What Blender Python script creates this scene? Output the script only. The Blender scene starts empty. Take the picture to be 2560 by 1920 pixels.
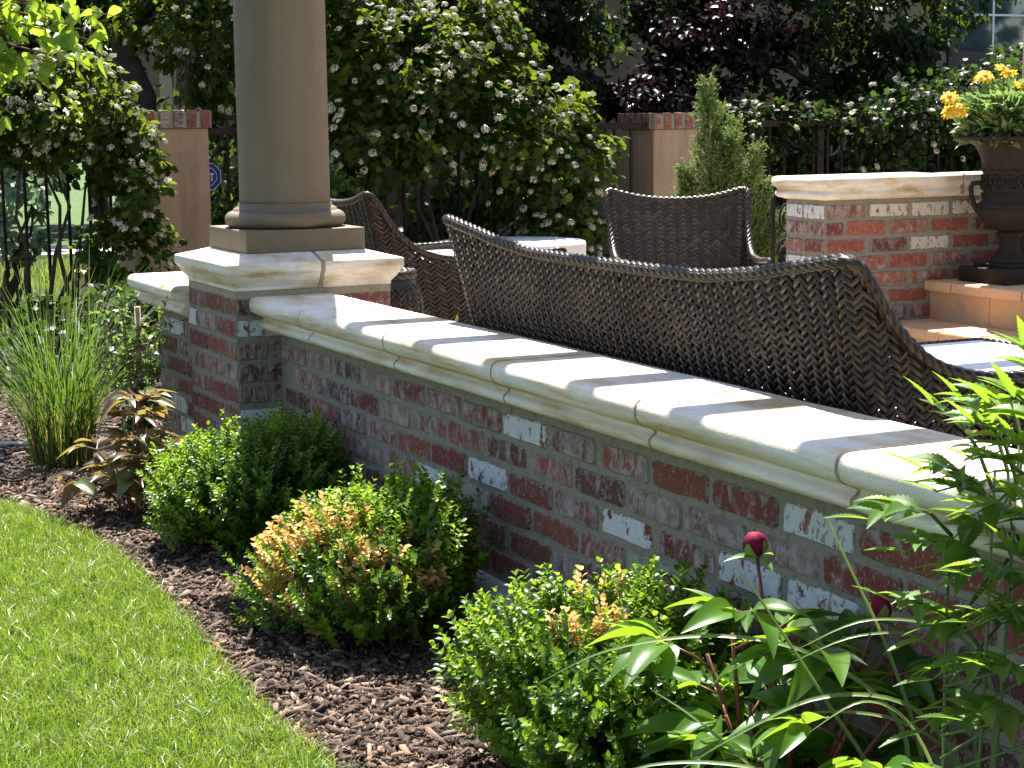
import bpy, math, random
import numpy as np
from mathutils import Vector, Matrix
R = math.radians
random.seed(7); rng = np.random.default_rng(7)
sc = bpy.context.scene
col = sc.collection

# ------------------------------------------------------------------ camera, sky, sun, exposure
FPX, YAW, PITCH, ROLL = 4535.6, 0.45193, 0.14445, -0.01215
CAM = Vector((-1.96214, -5.74453, 0.41122))
fw = Vector((math.sin(YAW)*math.cos(PITCH), math.cos(YAW)*math.cos(PITCH), -math.sin(PITCH)))
rt = Vector((math.cos(YAW), -math.sin(YAW), 0)); up = rt.cross(fw)
r2 = rt*math.cos(ROLL) + up*math.sin(ROLL); u2 = up*math.cos(ROLL) - rt*math.sin(ROLL)
cd = bpy.data.cameras.new('camera'); cam = bpy.data.objects.new('camera', cd); col.objects.link(cam)
m = Matrix.Identity(4)
for i in range(3):
    m[i][0], m[i][1], m[i][2], m[i][3] = r2[i], u2[i], -fw[i], CAM[i]
cam.matrix_world = m
cd.sensor_width = 36; cd.lens = 36*FPX/2560; cd.clip_start = .05; cd.clip_end = 600
sc.camera = cam

EL, AZ = R(62), R(71)          # sun elevation; azimuth measured from +x towards +y
SUN = Vector((math.cos(EL)*math.cos(AZ), math.cos(EL)*math.sin(AZ), math.sin(EL)))
w = bpy.data.worlds.new('World'); sc.world = w; w.use_nodes = True
nt = w.node_tree; nt.nodes.clear()
sky = nt.nodes.new('ShaderNodeTexSky'); sky.sky_type = 'NISHITA'; sky.sun_disc = False
sky.sun_elevation = EL; sky.sun_rotation = R(90)-AZ
bg = nt.nodes.new('ShaderNodeBackground'); bg.inputs[1].default_value = .066
wo = nt.nodes.new('ShaderNodeOutputWorld')
nt.links.new(sky.outputs[0], bg.inputs[0]); nt.links.new(bg.outputs[0], wo.inputs[0])
sl = bpy.data.lights.new('sun', 'SUN'); sl.energy = 5; sl.angle = R(.53); sl.color = (1, .955, .88)
so = bpy.data.objects.new('sun', sl); col.objects.link(so); so.location = (3, 6, 12)
so.rotation_euler = (-SUN).to_track_quat('-Z', 'Y').to_euler()
sc.view_settings.view_transform = 'Standard'; sc.view_settings.look = 'None'
sc.view_settings.exposure = 2.02; sc.view_settings.gamma = 1
sc.render.engine = 'CYCLES'

G = -.80      # garden soil and lawn
PF = -.73     # patio floor

# ------------------------------------------------------------------ helpers
class MB:
    def __init__(s): s.v = []; s.f = []
    def add(s, vs, fs):
        o = len(s.v); s.v += [tuple(x) for x in vs]; s.f += [tuple(i+o for i in f) for f in fs]
    def box(s, a, b):
        x0, y0, z0 = a; x1, y1, z1 = b
        s.add([(x0,y0,z0),(x1,y0,z0),(x1,y1,z0),(x0,y1,z0),(x0,y0,z1),(x1,y0,z1),(x1,y1,z1),(x0,y1,z1)],
              [(0,3,2,1),(4,5,6,7),(0,1,5,4),(1,2,6,5),(2,3,7,6),(3,0,4,7)])
    def tube(s, pts, rad, n=6, cap=True):
        pts = [Vector(p) for p in pts]
        if not hasattr(rad, '__len__'): rad = [rad]*len(pts)
        vs = []; prev = None
        for i, p in enumerate(pts):
            t = (pts[min(i+1, len(pts)-1)] - pts[max(i-1, 0)])
            t = t.normalized() if t.length > 1e-9 else Vector((0,0,1))
            a = prev - t*prev.dot(t) if prev is not None else t.orthogonal()
            if a.length < 1e-6: a = t.orthogonal()
            a.normalize(); prev = a; b = t.cross(a)
            for k in range(n):
                th = 2*math.pi*k/n
                vs.append(p + (a*math.cos(th) + b*math.sin(th))*rad[i])
        fs = [(i*n+k, i*n+(k+1)%n, (i+1)*n+(k+1)%n, (i+1)*n+k) for i in range(len(pts)-1) for k in range(n)]
        if cap: fs += [tuple(range(n-1, -1, -1)), tuple((len(pts)-1)*n+k for k in range(n))]
        s.add(vs, fs)
    def lathe(s, prof, n=48, c=(0,0,0), rfun=None):
        vs = []
        for i, (r, z) in enumerate(prof):
            for k in range(n):
                th = 2*math.pi*k/n; rr = r*(rfun(i, th) if rfun else 1)
                vs.append((c[0]+rr*math.cos(th), c[1]+rr*math.sin(th), c[2]+z))
        fs = [(i*n+k, i*n+(k+1)%n, (i+1)*n+(k+1)%n, (i+1)*n+k) for i in range(len(prof)-1) for k in range(n)]
        fs += [tuple(range(n-1, -1, -1)), tuple((len(prof)-1)*n+k for k in range(n))]
        s.add(vs, fs)
    def build(s, name, mat, parent=None, smooth=False, loc=None):
        me = bpy.data.meshes.new(name); me.from_pydata(s.v, [], s.f)
        return obj(name, me, mat, parent, smooth, loc)

def obj(name, me, mat=None, parent=None, smooth=False, loc=None, angle=None):
    if smooth: me.polygons.foreach_set('use_smooth', [True]*len(me.polygons))
    o = bpy.data.objects.new(name, me); col.objects.link(o)
    if mat and not me.materials: me.materials.append(mat)
    if parent: o.parent = parent
    if loc is not None: o.location = loc
    return o

def npmesh(name, V, F):
    """V (n,3), F (m,k) constant polygon size, built fast"""
    V = np.asarray(V, np.float32); F = np.asarray(F, np.int32)
    me = bpy.data.meshes.new(name); k = F.shape[1]
    me.vertices.add(len(V)); me.vertices.foreach_set('co', V.ravel())
    me.loops.add(F.size); me.loops.foreach_set('vertex_index', F.ravel())
    me.polygons.add(len(F))
    me.polygons.foreach_set('loop_start', np.arange(0, F.size, k, dtype=np.int32))
    me.polygons.foreach_set('loop_total', np.full(len(F), k, np.int32))
    me.update(calc_edges=True)
    return me

def tag(o, label=None, cat=None, group=None, kind=None):
    if label: o['label'] = label
    if cat: o['category'] = cat
    if group: o['group'] = group
    if kind: o['kind'] = kind
    return o

def thing(name, loc, label, cat, group=None, rz=0):
    o = bpy.data.objects.new(name, None); col.objects.link(o); o.location = loc; o.rotation_euler = (0, 0, rz)
    o.empty_display_size = .1
    return tag(o, label, cat, group)

def share(name, me, mat, parent, M):
    """another object on the same mesh data, with its own material slot"""
    o = bpy.data.objects.new(name, me); col.objects.link(o)
    if not me.materials: me.materials.append(mat)
    if me.materials[0] != mat:
        o.material_slots[0].link = 'OBJECT'; o.material_slots[0].material = mat
    o.parent = parent; o.matrix_local = M
    return o

def trs(loc, rot=(0,0,0), s=(1,1,1)):
    from mathutils import Euler
    return Matrix.LocRotScale(Vector(loc), Euler(rot), Vector(s))

# ------------------------------------------------------------------ materials
def newmat(name):
    mt = bpy.data.materials.new(name); mt.use_nodes = True
    nt = mt.node_tree; return mt, nt, nt.nodes['Principled BSDF'], nt.nodes['Material Output']
def nd(nt, t, **kw):
    n = nt.nodes.new(t)
    for k, v in kw.items():
        if k.startswith('i_'): n.inputs[int(k[2:])].default_value = v
        elif k in n.inputs.keys(): n.inputs[k].default_value = v
        else: setattr(n, k, v)
    return n
def ramp(nt, fac, stops, interp='LINEAR'):
    n = nt.nodes.new('ShaderNodeValToRGB'); n.color_ramp.interpolation = interp
    el = n.color_ramp.elements
    while len(el) > 1: el.remove(el[-1])
    for i, (p, c) in enumerate(stops):
        e = el[0] if i == 0 else el.new(p)
        e.position = p; e.color = (*c, 1) if len(c) == 3 else c
    if fac is not None: nt.links.new(fac, n.inputs[0])
    return n
def noise(nt, vec, scale, detail=4, rough=.6, dist=0):
    n = nd(nt, 'ShaderNodeTexNoise', Scale=scale, Detail=detail, Roughness=rough, Distortion=dist)
    if vec is not None: nt.links.new(vec, n.inputs['Vector'])
    return n
def mix(nt, fac, a, b, mode='MIX'):
    n = nt.nodes.new('ShaderNodeMix'); n.data_type = 'RGBA'; n.blend_type = mode
    for s, v in ((n.inputs[0], fac), (n.inputs[6], a), (n.inputs[7], b)):
        if hasattr(v, 'is_linked') or isinstance(v, bpy.types.NodeSocket): nt.links.new(v, s)
        elif isinstance(v, (int, float)): s.default_value = v
        else: s.default_value = (*v, 1)
    return n.outputs[2]
def bump(nt, h, b, strength=.4, dist=.004):
    n = nd(nt, 'ShaderNodeBump', Strength=strength, Distance=dist)
    nt.links.new(h, n.inputs['Height']); nt.links.new(n.outputs[0], b.inputs['Normal'])
def wpos(nt): return nt.nodes.new('ShaderNodeNewGeometry').outputs['Position']
def scaled(nt, vec, s):
    n = nd(nt, 'ShaderNodeMapping'); n.inputs['Scale'].default_value = s; nt.links.new(vec, n.inputs[0]); return n.outputs[0]

def noisy(name, c1, c2, scale=20, rough=.8, bs=.3, bscale=None, bd=.003, c3=None, spec=.3, detail=5):
    mt, nt, b, o = newmat(name); p = wpos(nt)
    n = noise(nt, p, scale, detail)
    st = [(.3, c1), (.7, c2)] if c3 is None else [(.25, c1), (.5, c2), (.75, c3)]
    nt.links.new(ramp(nt, n.outputs[0], st).outputs[0], b.inputs['Base Color'])
    b.inputs['Roughness'].default_value = rough; b.inputs['Specular IOR Level'].default_value = spec
    n2 = noise(nt, p, bscale or scale*4, 4); bump(nt, n2.outputs[0], b, bs, bd)
    return mt

def leafmat(name, stops, tcol=(.30, .5, .05), tf=.42, rough=.42, spec=.45, objrand=False):
    mt, nt, b, o = newmat(name)
    if objrand: r = nt.nodes.new('ShaderNodeObjectInfo').outputs['Random']
    else: r = nt.nodes.new('ShaderNodeNewGeometry').outputs['Random Per Island']
    c = ramp(nt, r, stops).outputs[0]
    nt.links.new(c, b.inputs['Base Color']); b.inputs['Roughness'].default_value = rough
    b.inputs['Specular IOR Level'].default_value = spec
    t = nt.nodes.new('ShaderNodeBsdfTranslucent')
    tc = mix(nt, .55, c, tcol); nt.links.new(tc, t.inputs[0])
    mx = nt.nodes.new('ShaderNodeMixShader'); mx.inputs[0].default_value = tf
    nt.links.new(b.outputs[0], mx.inputs[1]); nt.links.new(t.outputs[0], mx.inputs[2])
    nt.links.new(mx.outputs[0], o.inputs[0])
    return mt

def lawnmat():
    mt = leafmat('lawn_blade', [(0, (.05, .10, .010)), (.4, (.095, .175, .016)), (.75, (.145, .23, .026)), (.92, (.27, .30, .09)), (1, (.45, .40, .22))], (.40, .58, .03), .34, .38, .4)
    nt = mt.node_tree; rmp = [n for n in nt.nodes if n.type == 'VALTORGB'][0]; src = rmp.inputs[0].links[0].from_socket
    n1 = noise(nt, wpos(nt), 5, 4, .6); ad = nd(nt, 'ShaderNodeMath', operation='MULTIPLY_ADD'); ad.inputs[1].default_value = .95; ad.inputs[2].default_value = -.47
    nt.links.new(n1.outputs[0], ad.inputs[0]); a2 = nd(nt, 'ShaderNodeMath', operation='ADD'); nt.links.new(src, a2.inputs[0]); nt.links.new(ad.outputs[0], a2.inputs[1]); nt.links.new(a2.outputs[0], rmp.inputs[0])
    return mt
def brickmat(name, base, smear=.5, paint=None, paintcov=.5, smearc=(.175, .155, .135)):
    mt, nt, b, o = newmat(name)
    oi = nt.nodes.new('ShaderNodeObjectInfo'); tc = nt.nodes.new('ShaderNodeTexCoord')
    off = nd(nt, 'ShaderNodeVectorMath', operation='SCALE'); off.inputs[0].default_value = (37, 51, 23)
    nt.links.new(oi.outputs['Random'], off.inputs['Scale'])
    ad = nd(nt, 'ShaderNodeVectorMath', operation='ADD')
    nt.links.new(tc.outputs['Object'], ad.inputs[0]); nt.links.new(off.outputs[0], ad.inputs[1]); p = ad.outputs[0]
    br = ramp(nt, oi.outputs['Random'], base, 'LINEAR').outputs[0]
    n1 = noise(nt, p, 45, 5, .65)
    c = mix(nt, ramp(nt, n1.outputs[0], [(.35, (0,0,0)), (.75, (1,1,1))]).outputs[0], br, mix(nt, .5, br, (.06, .03, .025)))
    # mortar smeared over the old faces, dragged up and down
    n2 = noise(nt, scaled(nt, p, (1.5, 1, .8)), 19, 8, .74, .5)
    vary = nd(nt, 'ShaderNodeMath', operation='MULTIPLY_ADD'); vary.inputs[1].default_value = .16; vary.inputs[2].default_value = smear-.08-.5
    mul = nd(nt, 'ShaderNodeMath', operation='FRACT'); m10 = nd(nt, 'ShaderNodeMath', operation='MULTIPLY'); m10.inputs[1].default_value = 13.7
    nt.links.new(oi.outputs['Random'], m10.inputs[0]); nt.links.new(m10.outputs[0], mul.inputs[0]); nt.links.new(mul.outputs[0], vary.inputs[0])
    s2 = nd(nt, 'ShaderNodeMath', operation='ADD'); nt.links.new(n2.outputs[0], s2.inputs[0]); nt.links.new(vary.outputs[0], s2.inputs[1])
    sm = ramp(nt, s2.outputs[0], [(.49, (0,0,0)), (.60, (.82,.82,.82))]).outputs[0]
    n3 = noise(nt, p, 90, 3)
    c = mix(nt, sm, c, mix(nt, ramp(nt, noise(nt, p, 34, 5).outputs[0], [(.38, (0,0,0)), (.62, (1,1,1))]).outputs[0], smearc, (.36, .315, .295)))
    if paint:
        n4 = noise(nt, scaled(nt, p, (1, 1, .6)), 38, 7, .72, .35)
        pm = ramp(nt, n4.outputs[0], [(paintcov-.012, (1,1,1)), (paintcov+.012, (0,0,0))]).outputs[0]
        pc = mix(nt, noise(nt, p, 30, 4).outputs[0], paint, tuple(x*.66 for x in paint))
        c = mix(nt, pm, c, pc)
    # lime bloom in fine flecks
    n5 = noise(nt, scaled(nt, p, (1.3, 1, .7)), 120, 4, .7)
    n6 = noise(nt, p, 22, 3)
    fl = nd(nt, 'ShaderNodeMath', operation='MULTIPLY'); nt.links.new(ramp(nt, n5.outputs[0], [(.56, (0,0,0)), (.70, (.8,.8,.8))]).outputs[0], fl.inputs[0]); nt.links.new(ramp(nt, n6.outputs[0], [(.40, (0,0,0)), (.56, (1,1,1))]).outputs[0], fl.inputs[1])
    if not paint: c = mix(nt, fl.outputs[0], c, (.50, .48, .46))
    # mortar lapped over the arrises
    sx = nd(nt, 'ShaderNodeSeparateXYZ'); nt.links.new(tc.outputs['Object'], sx.inputs[0])
    def m2(op, a, b_):
        q = nd(nt, 'ShaderNodeMath', operation=op)
        for i_, v_ in enumerate((a, b_)):
            if v_ is None: continue
            if isinstance(v_, (int, float)): q.inputs[i_].default_value = v_
            else: nt.links.new(v_, q.inputs[i_])
        return q.outputs[0]
    d_ = m2('MINIMUM', m2('SUBTRACT', .104, m2('ABSOLUTE', sx.outputs[0], None)), m2('SUBTRACT', .0275, m2('ABSOLUTE', sx.outputs[2], None)))
    nz = noise(nt, p, 55, 4, .65)
    e_ = m2('ADD', m2('MULTIPLY', d_, 55), m2('MULTIPLY', m2('SUBTRACT', nz.outputs[0], .5), 2.3 if not paint else 1.1))
    em = ramp(nt, e_, [(0.02, (1,1,1)), (.26 if not paint else .10, (0,0,0))]).outputs[0]
    c = mix(nt, em, c, mix(nt, n3.outputs[0], (.165, .148, .114), (.25, .225, .18)))
    nt.links.new(c, b.inputs['Base Color']); b.inputs['Roughness'].default_value = .88
    b.inputs['Specular IOR Level'].default_value = .2
    bump(nt, n2.outputs[0], b, .6, .007)
    return mt

REDS = [(0, (.19, .046, .034)), (.3, (.235, .066, .045)), (.55, (.15, .038, .032)), (.8, (.27, .086, .052)), (1, (.11, .034, .030))]
M = {}
M['brick'] = brickmat('old_red_brick', REDS, .455)
M['brick_smeared'] = brickmat('mortar_smeared_brick', REDS, .535)
M['brick_dark'] = brickmat('dark_brick', [(0, (.08, .035, .03)), (1, (.11, .04, .034))], .50)
M['brick_white'] = brickmat('white_painted_brick', REDS, .5, (.60, .615, .63), .555)
M['brick_green'] = brickmat('green_painted_brick', REDS, .5, (.30, .34, .255), .53)
M['brick_clean'] = brickmat('warm_red_brick', [(0, (.30, .075, .042)), (.5, (.25, .062, .042)), (1, (.36, .12, .06))], .47)
M['brick_far_white'] = brickmat('cream_painted_brick', REDS, .5, (.62, .56, .47), .57)
M['mortar'] = noisy('mortar', (.155, .138, .105), (.265, .238, .185), 30, .95, .9, 160, .006, (.20, .18, .14), .1)
M['mortar_joint'] = noisy('joint_mortar', (.26, .22, .14), (.33, .28, .19), 60, .95, .6, 200, .003)

def capmat():
    mt, nt, b, o = newmat('cast_stone'); p = wpos(nt)
    n = noise(nt, scaled(nt, p, (6, 2.2, 26)), 1.3, 6, .6)
    c = ramp(nt, n.outputs[0], [(.32, (.47, .33, .17)), (.45, (.64, .54, .40)), (.57, (.735, .675, .595))]).outputs[0]
    n2 = noise(nt, p, 420, 2); c = mix(nt, ramp(nt, n2.outputs[0], [(.30, (1,1,1)), (.38, (0,0,0))]).outputs[0], c, (.42, .36, .27))
    nt.links.new(c, b.inputs['Base Color']); b.inputs['Roughness'].default_value = .85; b.inputs['Specular IOR Level'].default_value = .25
    n3 = noise(nt, p, 260, 3); bump(nt, n3.outputs[0], b, .55, .0022)
    return mt
M['cap'] = capmat()
def streaked(mt, amt=.22, sc=(14, 14, 1.2)):
    nt = mt.node_tree; b = nt.nodes['Principled BSDF']; src = b.inputs['Base Color'].links[0].from_socket
    n = noise(nt, scaled(nt, wpos(nt), sc), 1.0, 6, .65); r = ramp(nt, n.outputs[0], [(.42, (1,1,1)), (.66, (1-amt,)*3)])
    nt.links.new(mix(nt, 1.0, src, r.outputs[0], 'MULTIPLY'), b.inputs['Base Color']); return mt
M['column'] = noisy('painted_column', (.145, .106, .066), (.162, .120, .076), 9, .6, .35, 260, .0015, spec=.3)
M['stucco'] = noisy('stucco', (.29, .205, .132), (.35, .25, .165), 4, .95, .5, 140, .004)
M['house_stucco'] = noisy('house_stucco', (.22, .155, .10), (.27, .195, .132), 3, .95, .4, 90, .004)
streaked(M['column'], .16); streaked(M['stucco'], .28, (9, 9, 1.0)); streaked(M['cap'], .14, (10, 6, 8))
M['concrete'] = noisy('pale_concrete', (.52, .49, .45), (.62, .59, .55), 12, .9, .3, 200, .002)
M['drum'] = noisy('drum_concrete', (.60, .575, .55), (.68, .66, .64), 25, .9, .3, 160, .002)
M['step'] = noisy('sandstone', (.46, .27, .14), (.56, .36, .20), 9, .9, .5, 90, .006, (.50, .33, .21))
M['patio'] = noisy('patio_stone', (.34, .27, .20), (.45, .36, .27), 6, .9, .4, 80, .004)
M['soil'] = noisy('soil', (.035, .026, .02), (.07, .055, .045), 30, 1, .8, 90, .01)
M['ground'] = noisy('ground_cover', (.035, .07, .015), (.075, .12, .03), 6, 1, .8, 60, .02)
M['turf'] = noisy('turf_base', (.018, .028, .007), (.05, .06, .018), 25, 1, .8, 120, .01)
M['edging'] = noisy('edging', (.36, .34, .31), (.52, .50, .46), 40, .8, .3, 120, .002)
M['iron'] = noisy('brown_iron', (.016, .012, .010), (.026, .020, .016), 20, .75, .2, 200, .001, spec=.12)
M['urn'] = noisy('cast_iron_urn', (.011, .0095, .008), (.026, .020, .015), 14, .7, .5, 120, .003, (.017, .014, .012), .15)
M['bark'] = noisy('bark', (.035, .026, .02), (.075, .058, .045), 30, .95, .8, 60, .01)
M['twig'] = noisy('twig', (.09, .06, .035), (.14, .10, .06), 40, .8, .3, 120, .002)
M['bamboo'] = noisy('bamboo', (.30, .24, .14), (.44, .36, .22), 25, .55, .2, 60, .002)
M['cushion'] = noisy('cushion', (.66, .65, .64), (.74, .73, .72), 8, .95, .3, 600, .001)
M['wood'] = noisy('pergola_paint', (.42, .36, .27), (.48, .42, .32), 4, .6, .2, 60, .002)
M['stone'] = noisy('grey_stone', (.16, .155, .15), (.27, .26, .25), 7, .95, .6, 40, .01)

def wickermat():
    mt, nt, b, o = newmat('brown_wicker')
    r = nt.nodes.new('ShaderNodeNewGeometry').outputs['Random Per Island']
    c = ramp(nt, r, [(0, (.014, .009, .0065)), (.5, (.030, .0185, .012)), (.8, (.022, .0165, .014)), (.92, (.062, .034, .018)), (1, (.075, .044, .023))]).outputs[0]
    nt.links.new(c, b.inputs['Base Color']); b.inputs['Roughness'].default_value = .34; b.inputs['Specular IOR Level'].default_value = .32
    n = noise(nt, wpos(nt), 260, 2); bump(nt, n.outputs[0], b, .25, .001)
    return mt
M['wicker'] = wickermat()

def mulchmat():
    mt, nt, b, o = newmat('wood_mulch')
    r = nt.nodes.new('ShaderNodeNewGeometry').outputs['Random Per Island']
    c = ramp(nt, r, [(0, (0.025, 0.014, 0.01)), (.3, (0.053, 0.032, 0.021)), (.6, (0.109, 0.068, 0.045)), (.85, (0.258, 0.171, 0.119)), (.95, (0.302, 0.213, 0.152)), (.975, (0.246, 0.107, 0.04)), (1, (0.47, 0.359, 0.256))]).outputs[0]
    n = noise(nt, wpos(nt), 150, 3); c = mix(nt, n.outputs[0], c, mix(nt, .6, c, (0.022, 0.015, 0.01)))
    nt.links.new(c, b.inputs['Base Color']); b.inputs['Roughness'].default_value = .85; b.inputs['Specular IOR Level'].default_value = .3
    return mt
M['mulch'] = mulchmat()
def glassmat():
    mt, nt, b, o = newmat('window_glass'); b.inputs['Base Color'].default_value = (.04, .06, .08, 1)
    b.inputs['Roughness'].default_value = .03; b.inputs['Specular IOR Level'].default_value = 1; b.inputs['IOR'].default_value = 1.75
    return mt
M['glass'] = glassmat()
def plain(name, c, rough=.6, spec=.4):
    mt, nt, b, o = newmat(name); n = noise(nt, wpos(nt), 60, 3)
    nt.links.new(mix(nt, n.outputs[0], tuple(x*.9 for x in c), tuple(min(1, x*1.1) for x in c)), b.inputs['Base Color'])
    b.inputs['Roughness'].default_value = rough; b.inputs['Specular IOR Level'].default_value = spec
    return mt
M['sign_blue'] = plain('sign_blue', (.012, .06, .36), .4)
M['sign_white'] = plain('sign_white', (.8, .8, .82), .4)
M['darkframe'] = plain('window_frame', (.035, .025, .02), .5)
M['hole'] = plain('dark_soil', (.012, .010, .009), 1, .1)

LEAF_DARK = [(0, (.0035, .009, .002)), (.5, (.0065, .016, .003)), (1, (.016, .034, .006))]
M['boxwood'] = leafmat('boxwood_leaf', [(0, (.010, .033, .004)), (.45, (.024, .074, .007)), (.8, (.055, .128, .010)), (1, (.11, .20, .016))], (.34, .56, .012), .42, .36, .36)
M['boxwood_pale'] = leafmat('boxwood_new_leaf', [(0, (.09, .19, .012)), (.6, (.15, .26, .018)), (1, (.22, .32, .03))], (.46, .66, .02), .50, .4, .32)
M['dead'] = leafmat('dead_leaf', [(0, (.42, .24, .05)), (.5, (.52, .34, .10)), (1, (.56, .42, .20))], (.78, .52, .14), .35, .6, .25)
M['ninebark'] = leafmat('ninebark_leaf', [(0, (.008, .019, .003)), (.5, (.015, .034, .0045)), (.85, (.028, .058, .008)), (1, (.07, .115, .013))], (.32, .46, .02), .34, .55, .16)
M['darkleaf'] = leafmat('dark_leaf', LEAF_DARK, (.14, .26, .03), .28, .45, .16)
M['midleaf'] = leafmat('mid_leaf', [(0, (.014, .034, .007)), (.5, (.026, .060, .011)), (1, (.05, .098, .02))], (.28, .46, .04), .38, .42, .3)
M['plum'] = leafmat('plum_leaf', [(0, (.004, .0028, .003)), (.6, (.007, .004, .0045)), (1, (.018, .007, .009))], (.08, .016, .022), .2, .36, .22)
M['pear'] = leafmat('pear_leaf', [(0, (.06, .14, .015)), (.5, (.10, .20, .02)), (1, (.16, .27, .03))], (.45, .62, .03), .5, .3, .5, True)
M['peony'] = leafmat('peony_leaf', [(0, (.035, .10, .010)), (.5, (.055, .14, .013)), (1, (.085, .18, .018))], (.40, .64, .02), .46, .36, .38, True)
M['serrated'] = leafmat('serrated_leaf', [(0, (.045, .115, .014)), (.6, (.08, .17, .02)), (1, (.13, .22, .03))], (.40, .62, .03), .46, .45, .3, True)
M['bronze'] = leafmat('bronze_leaf', [(0, (.06, .026, .020)), (.35, (.10, .055, .032)), (.6, (.065, .105, .024)), (.85, (.085, .12, .03)), (1, (.13, .07, .042))], (.50, .36, .07), .4, .33, .5, True)
M['vine'] = leafmat('vine_leaf', [(0, (.035, .075, .018)), (.6, (.06, .12, .025)), (1, (.12, .19, .04))], (.32, .5, .06), .36, .32, .55)
M['juniper'] = leafmat('juniper_scale', [(0, (.05, .10, .025)), (.5, (.10, .165, .04)), (1, (.19, .24, .07))], (.30, .42, .10), .25, .6, .2)
M['grassblade'] = leafmat('grass_blade', [(0, (.065, .12, .018)), (.45, (.11, .195, .026)), (.8, (.16, .25, .04)), (.94, (.26, .30, .09)), (1, (.40, .36, .17))], (.42, .58, .05), .34, .4, .4)
M['tallblade'] = leafmat('tall_grass_blade', [(0, (.018, .044, .010)), (.6, (.034, .078, .015)), (.9, (.06, .11, .022)), (1, (.15, .12, .05))], (.26, .42, .04), .30, .5, .2)
M['strap'] = leafmat('strap_blade', [(0, (.11, .19, .05)), (1, (.19, .27, .09))], (.40, .52, .10), .35, .35, .5, True)
M['stem_green'] = plain('green_stem', (.09, .15, .035), .45)
M['stem_red'] = plain('red_stem', (.14, .045, .03), .45)
M['bud'] = plain('crimson_bud', (.16, .005, .028), .7, .15)
M['sepal'] = plain('sepal', (.16, .22, .05), .45)
def flowermat(name, c1, c2):
    mt, nt, b, o = newmat(name); n = noise(nt, nt.nodes.new('ShaderNodeTexCoord').outputs['Object'], 160, 3)
    nt.links.new(ramp(nt, n.outputs[0], [(.34, c1), (.5, c2)]).outputs[0], b.inputs['Base Color'])
    b.inputs['Roughness'].default_value = .8; return mt
M['florets'] = leafmat('cream_florets', [(0, (.22, .195, .10)), (.35, (.44, .41, .29)), (1, (.60, .565, .44))], (.55, .53, .42), .2, .8, .1)
M['yellow'] = leafmat('yellow_petal', [(0, (.74, .46, .012)), (.7, (.82, .58, .03)), (1, (.78, .40, .012))], (.90, .66, .05), .4, .6, .2)
M['disc'] = plain('flower_disc', (.55, .22, .02), .9)
M['urnleaf'] = leafmat('gaillardia_leaf', [(0, (.06, .12, .035)), (.6, (.11, .19, .06)), (1, (.17, .25, .09))], (.32, .48, .12), .34, .5, .35)

# ------------------------------------------------------------------ leaf generators (numpy)
T_LEAF = (np.array([(0,0,0),(.5,0,-.02),(1,0,-.16),(.24,.36,.09),(.68,.34,.05),(.24,-.36,.09),(.68,-.34,.05)]),
          np.array([(0,1,3),(1,4,3),(1,2,4),(0,5,1),(1,5,6),(1,6,2)]))
T_RHOMB = (np.array([(0,0,0),(1,0,-.15),(.45,.42,.10),(.45,-.42,.10)]), np.array([(0,1,2),(0,3,1)]))
T_LOBE = (np.array([(0,0,0),(.45,0,0),(1,0,-.15),(.10,.38,.05),(.45,.30,.05),(.62,.46,-.02),(.10,-.38,.05),(.45,-.30,.05),(.62,-.46,-.02)]),
          np.array([(0,1,3),(1,4,3),(1,5,4),(1,2,5),(0,6,1),(1,6,7),(1,7,8),(1,8,2)]))
def merge(parts):
    Vs, Fs, o = [], [], 0
    for V, F in parts: Vs.append(V); Fs.append(F+o); o += len(V)
    return np.concatenate(Vs), np.concatenate(Fs)
def nrm(a): return a/np.maximum(np.linalg.norm(a, axis=-1, keepdims=True), 1e-9)
def leafcloud(P, D, size, width, tpl, upv=None, roll=.8):
    """P base points, D leaf directions, size lengths -> verts, tris"""
    n = len(P); D = nrm(D)
    if upv is None: upv = np.tile((0, 0, 1.), (n, 1))
    U = upv + rng.normal(0, roll, (n, 3))*.6
    S = nrm(np.cross(U, D)); Nn = np.cross(D, S)
    t, f = tpl; k = len(t)
    V = (P[:,None,:] + (t[None,:,0:1]*D[:,None,:] + t[None,:,1:2]*S[:,None,:]*width + t[None,:,2:3]*Nn[:,None,:])*np.asarray(size)[:,None,None])
    F = f[None] + (np.arange(n)*k)[:,None,None]
    return V.reshape(-1, 3), F.reshape(-1, 3)
def merge(parts):
    Vs, Fs, o = [], [], 0
    for V, F in parts: Vs.append(V); Fs.append(F+o); o += len(V)
    return np.concatenate(Vs), np.concatenate(Fs)
def sphere_dirs(n, zmin=-1):
    d = nrm(rng.normal(size=(int(n*2.5/(1-zmin*.5+.5))+n, 3))); d = d[d[:,2] > zmin]
    while len(d) < n:
        e = nrm(rng.normal(size=(n, 3))); d = np.concatenate([d, e[e[:,2] > zmin]])
    return d[:n]
def lump(d, seed, amp=.16):
    rr = np.random.default_rng(seed); c = nrm(rr.normal(size=(14, 3))); a = rr.uniform(-1, 1, 14)
    return 1 + amp*np.sum(a*np.exp(-((d[:,None,:]-c)**2).sum(-1)/.18), 1)
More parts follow.
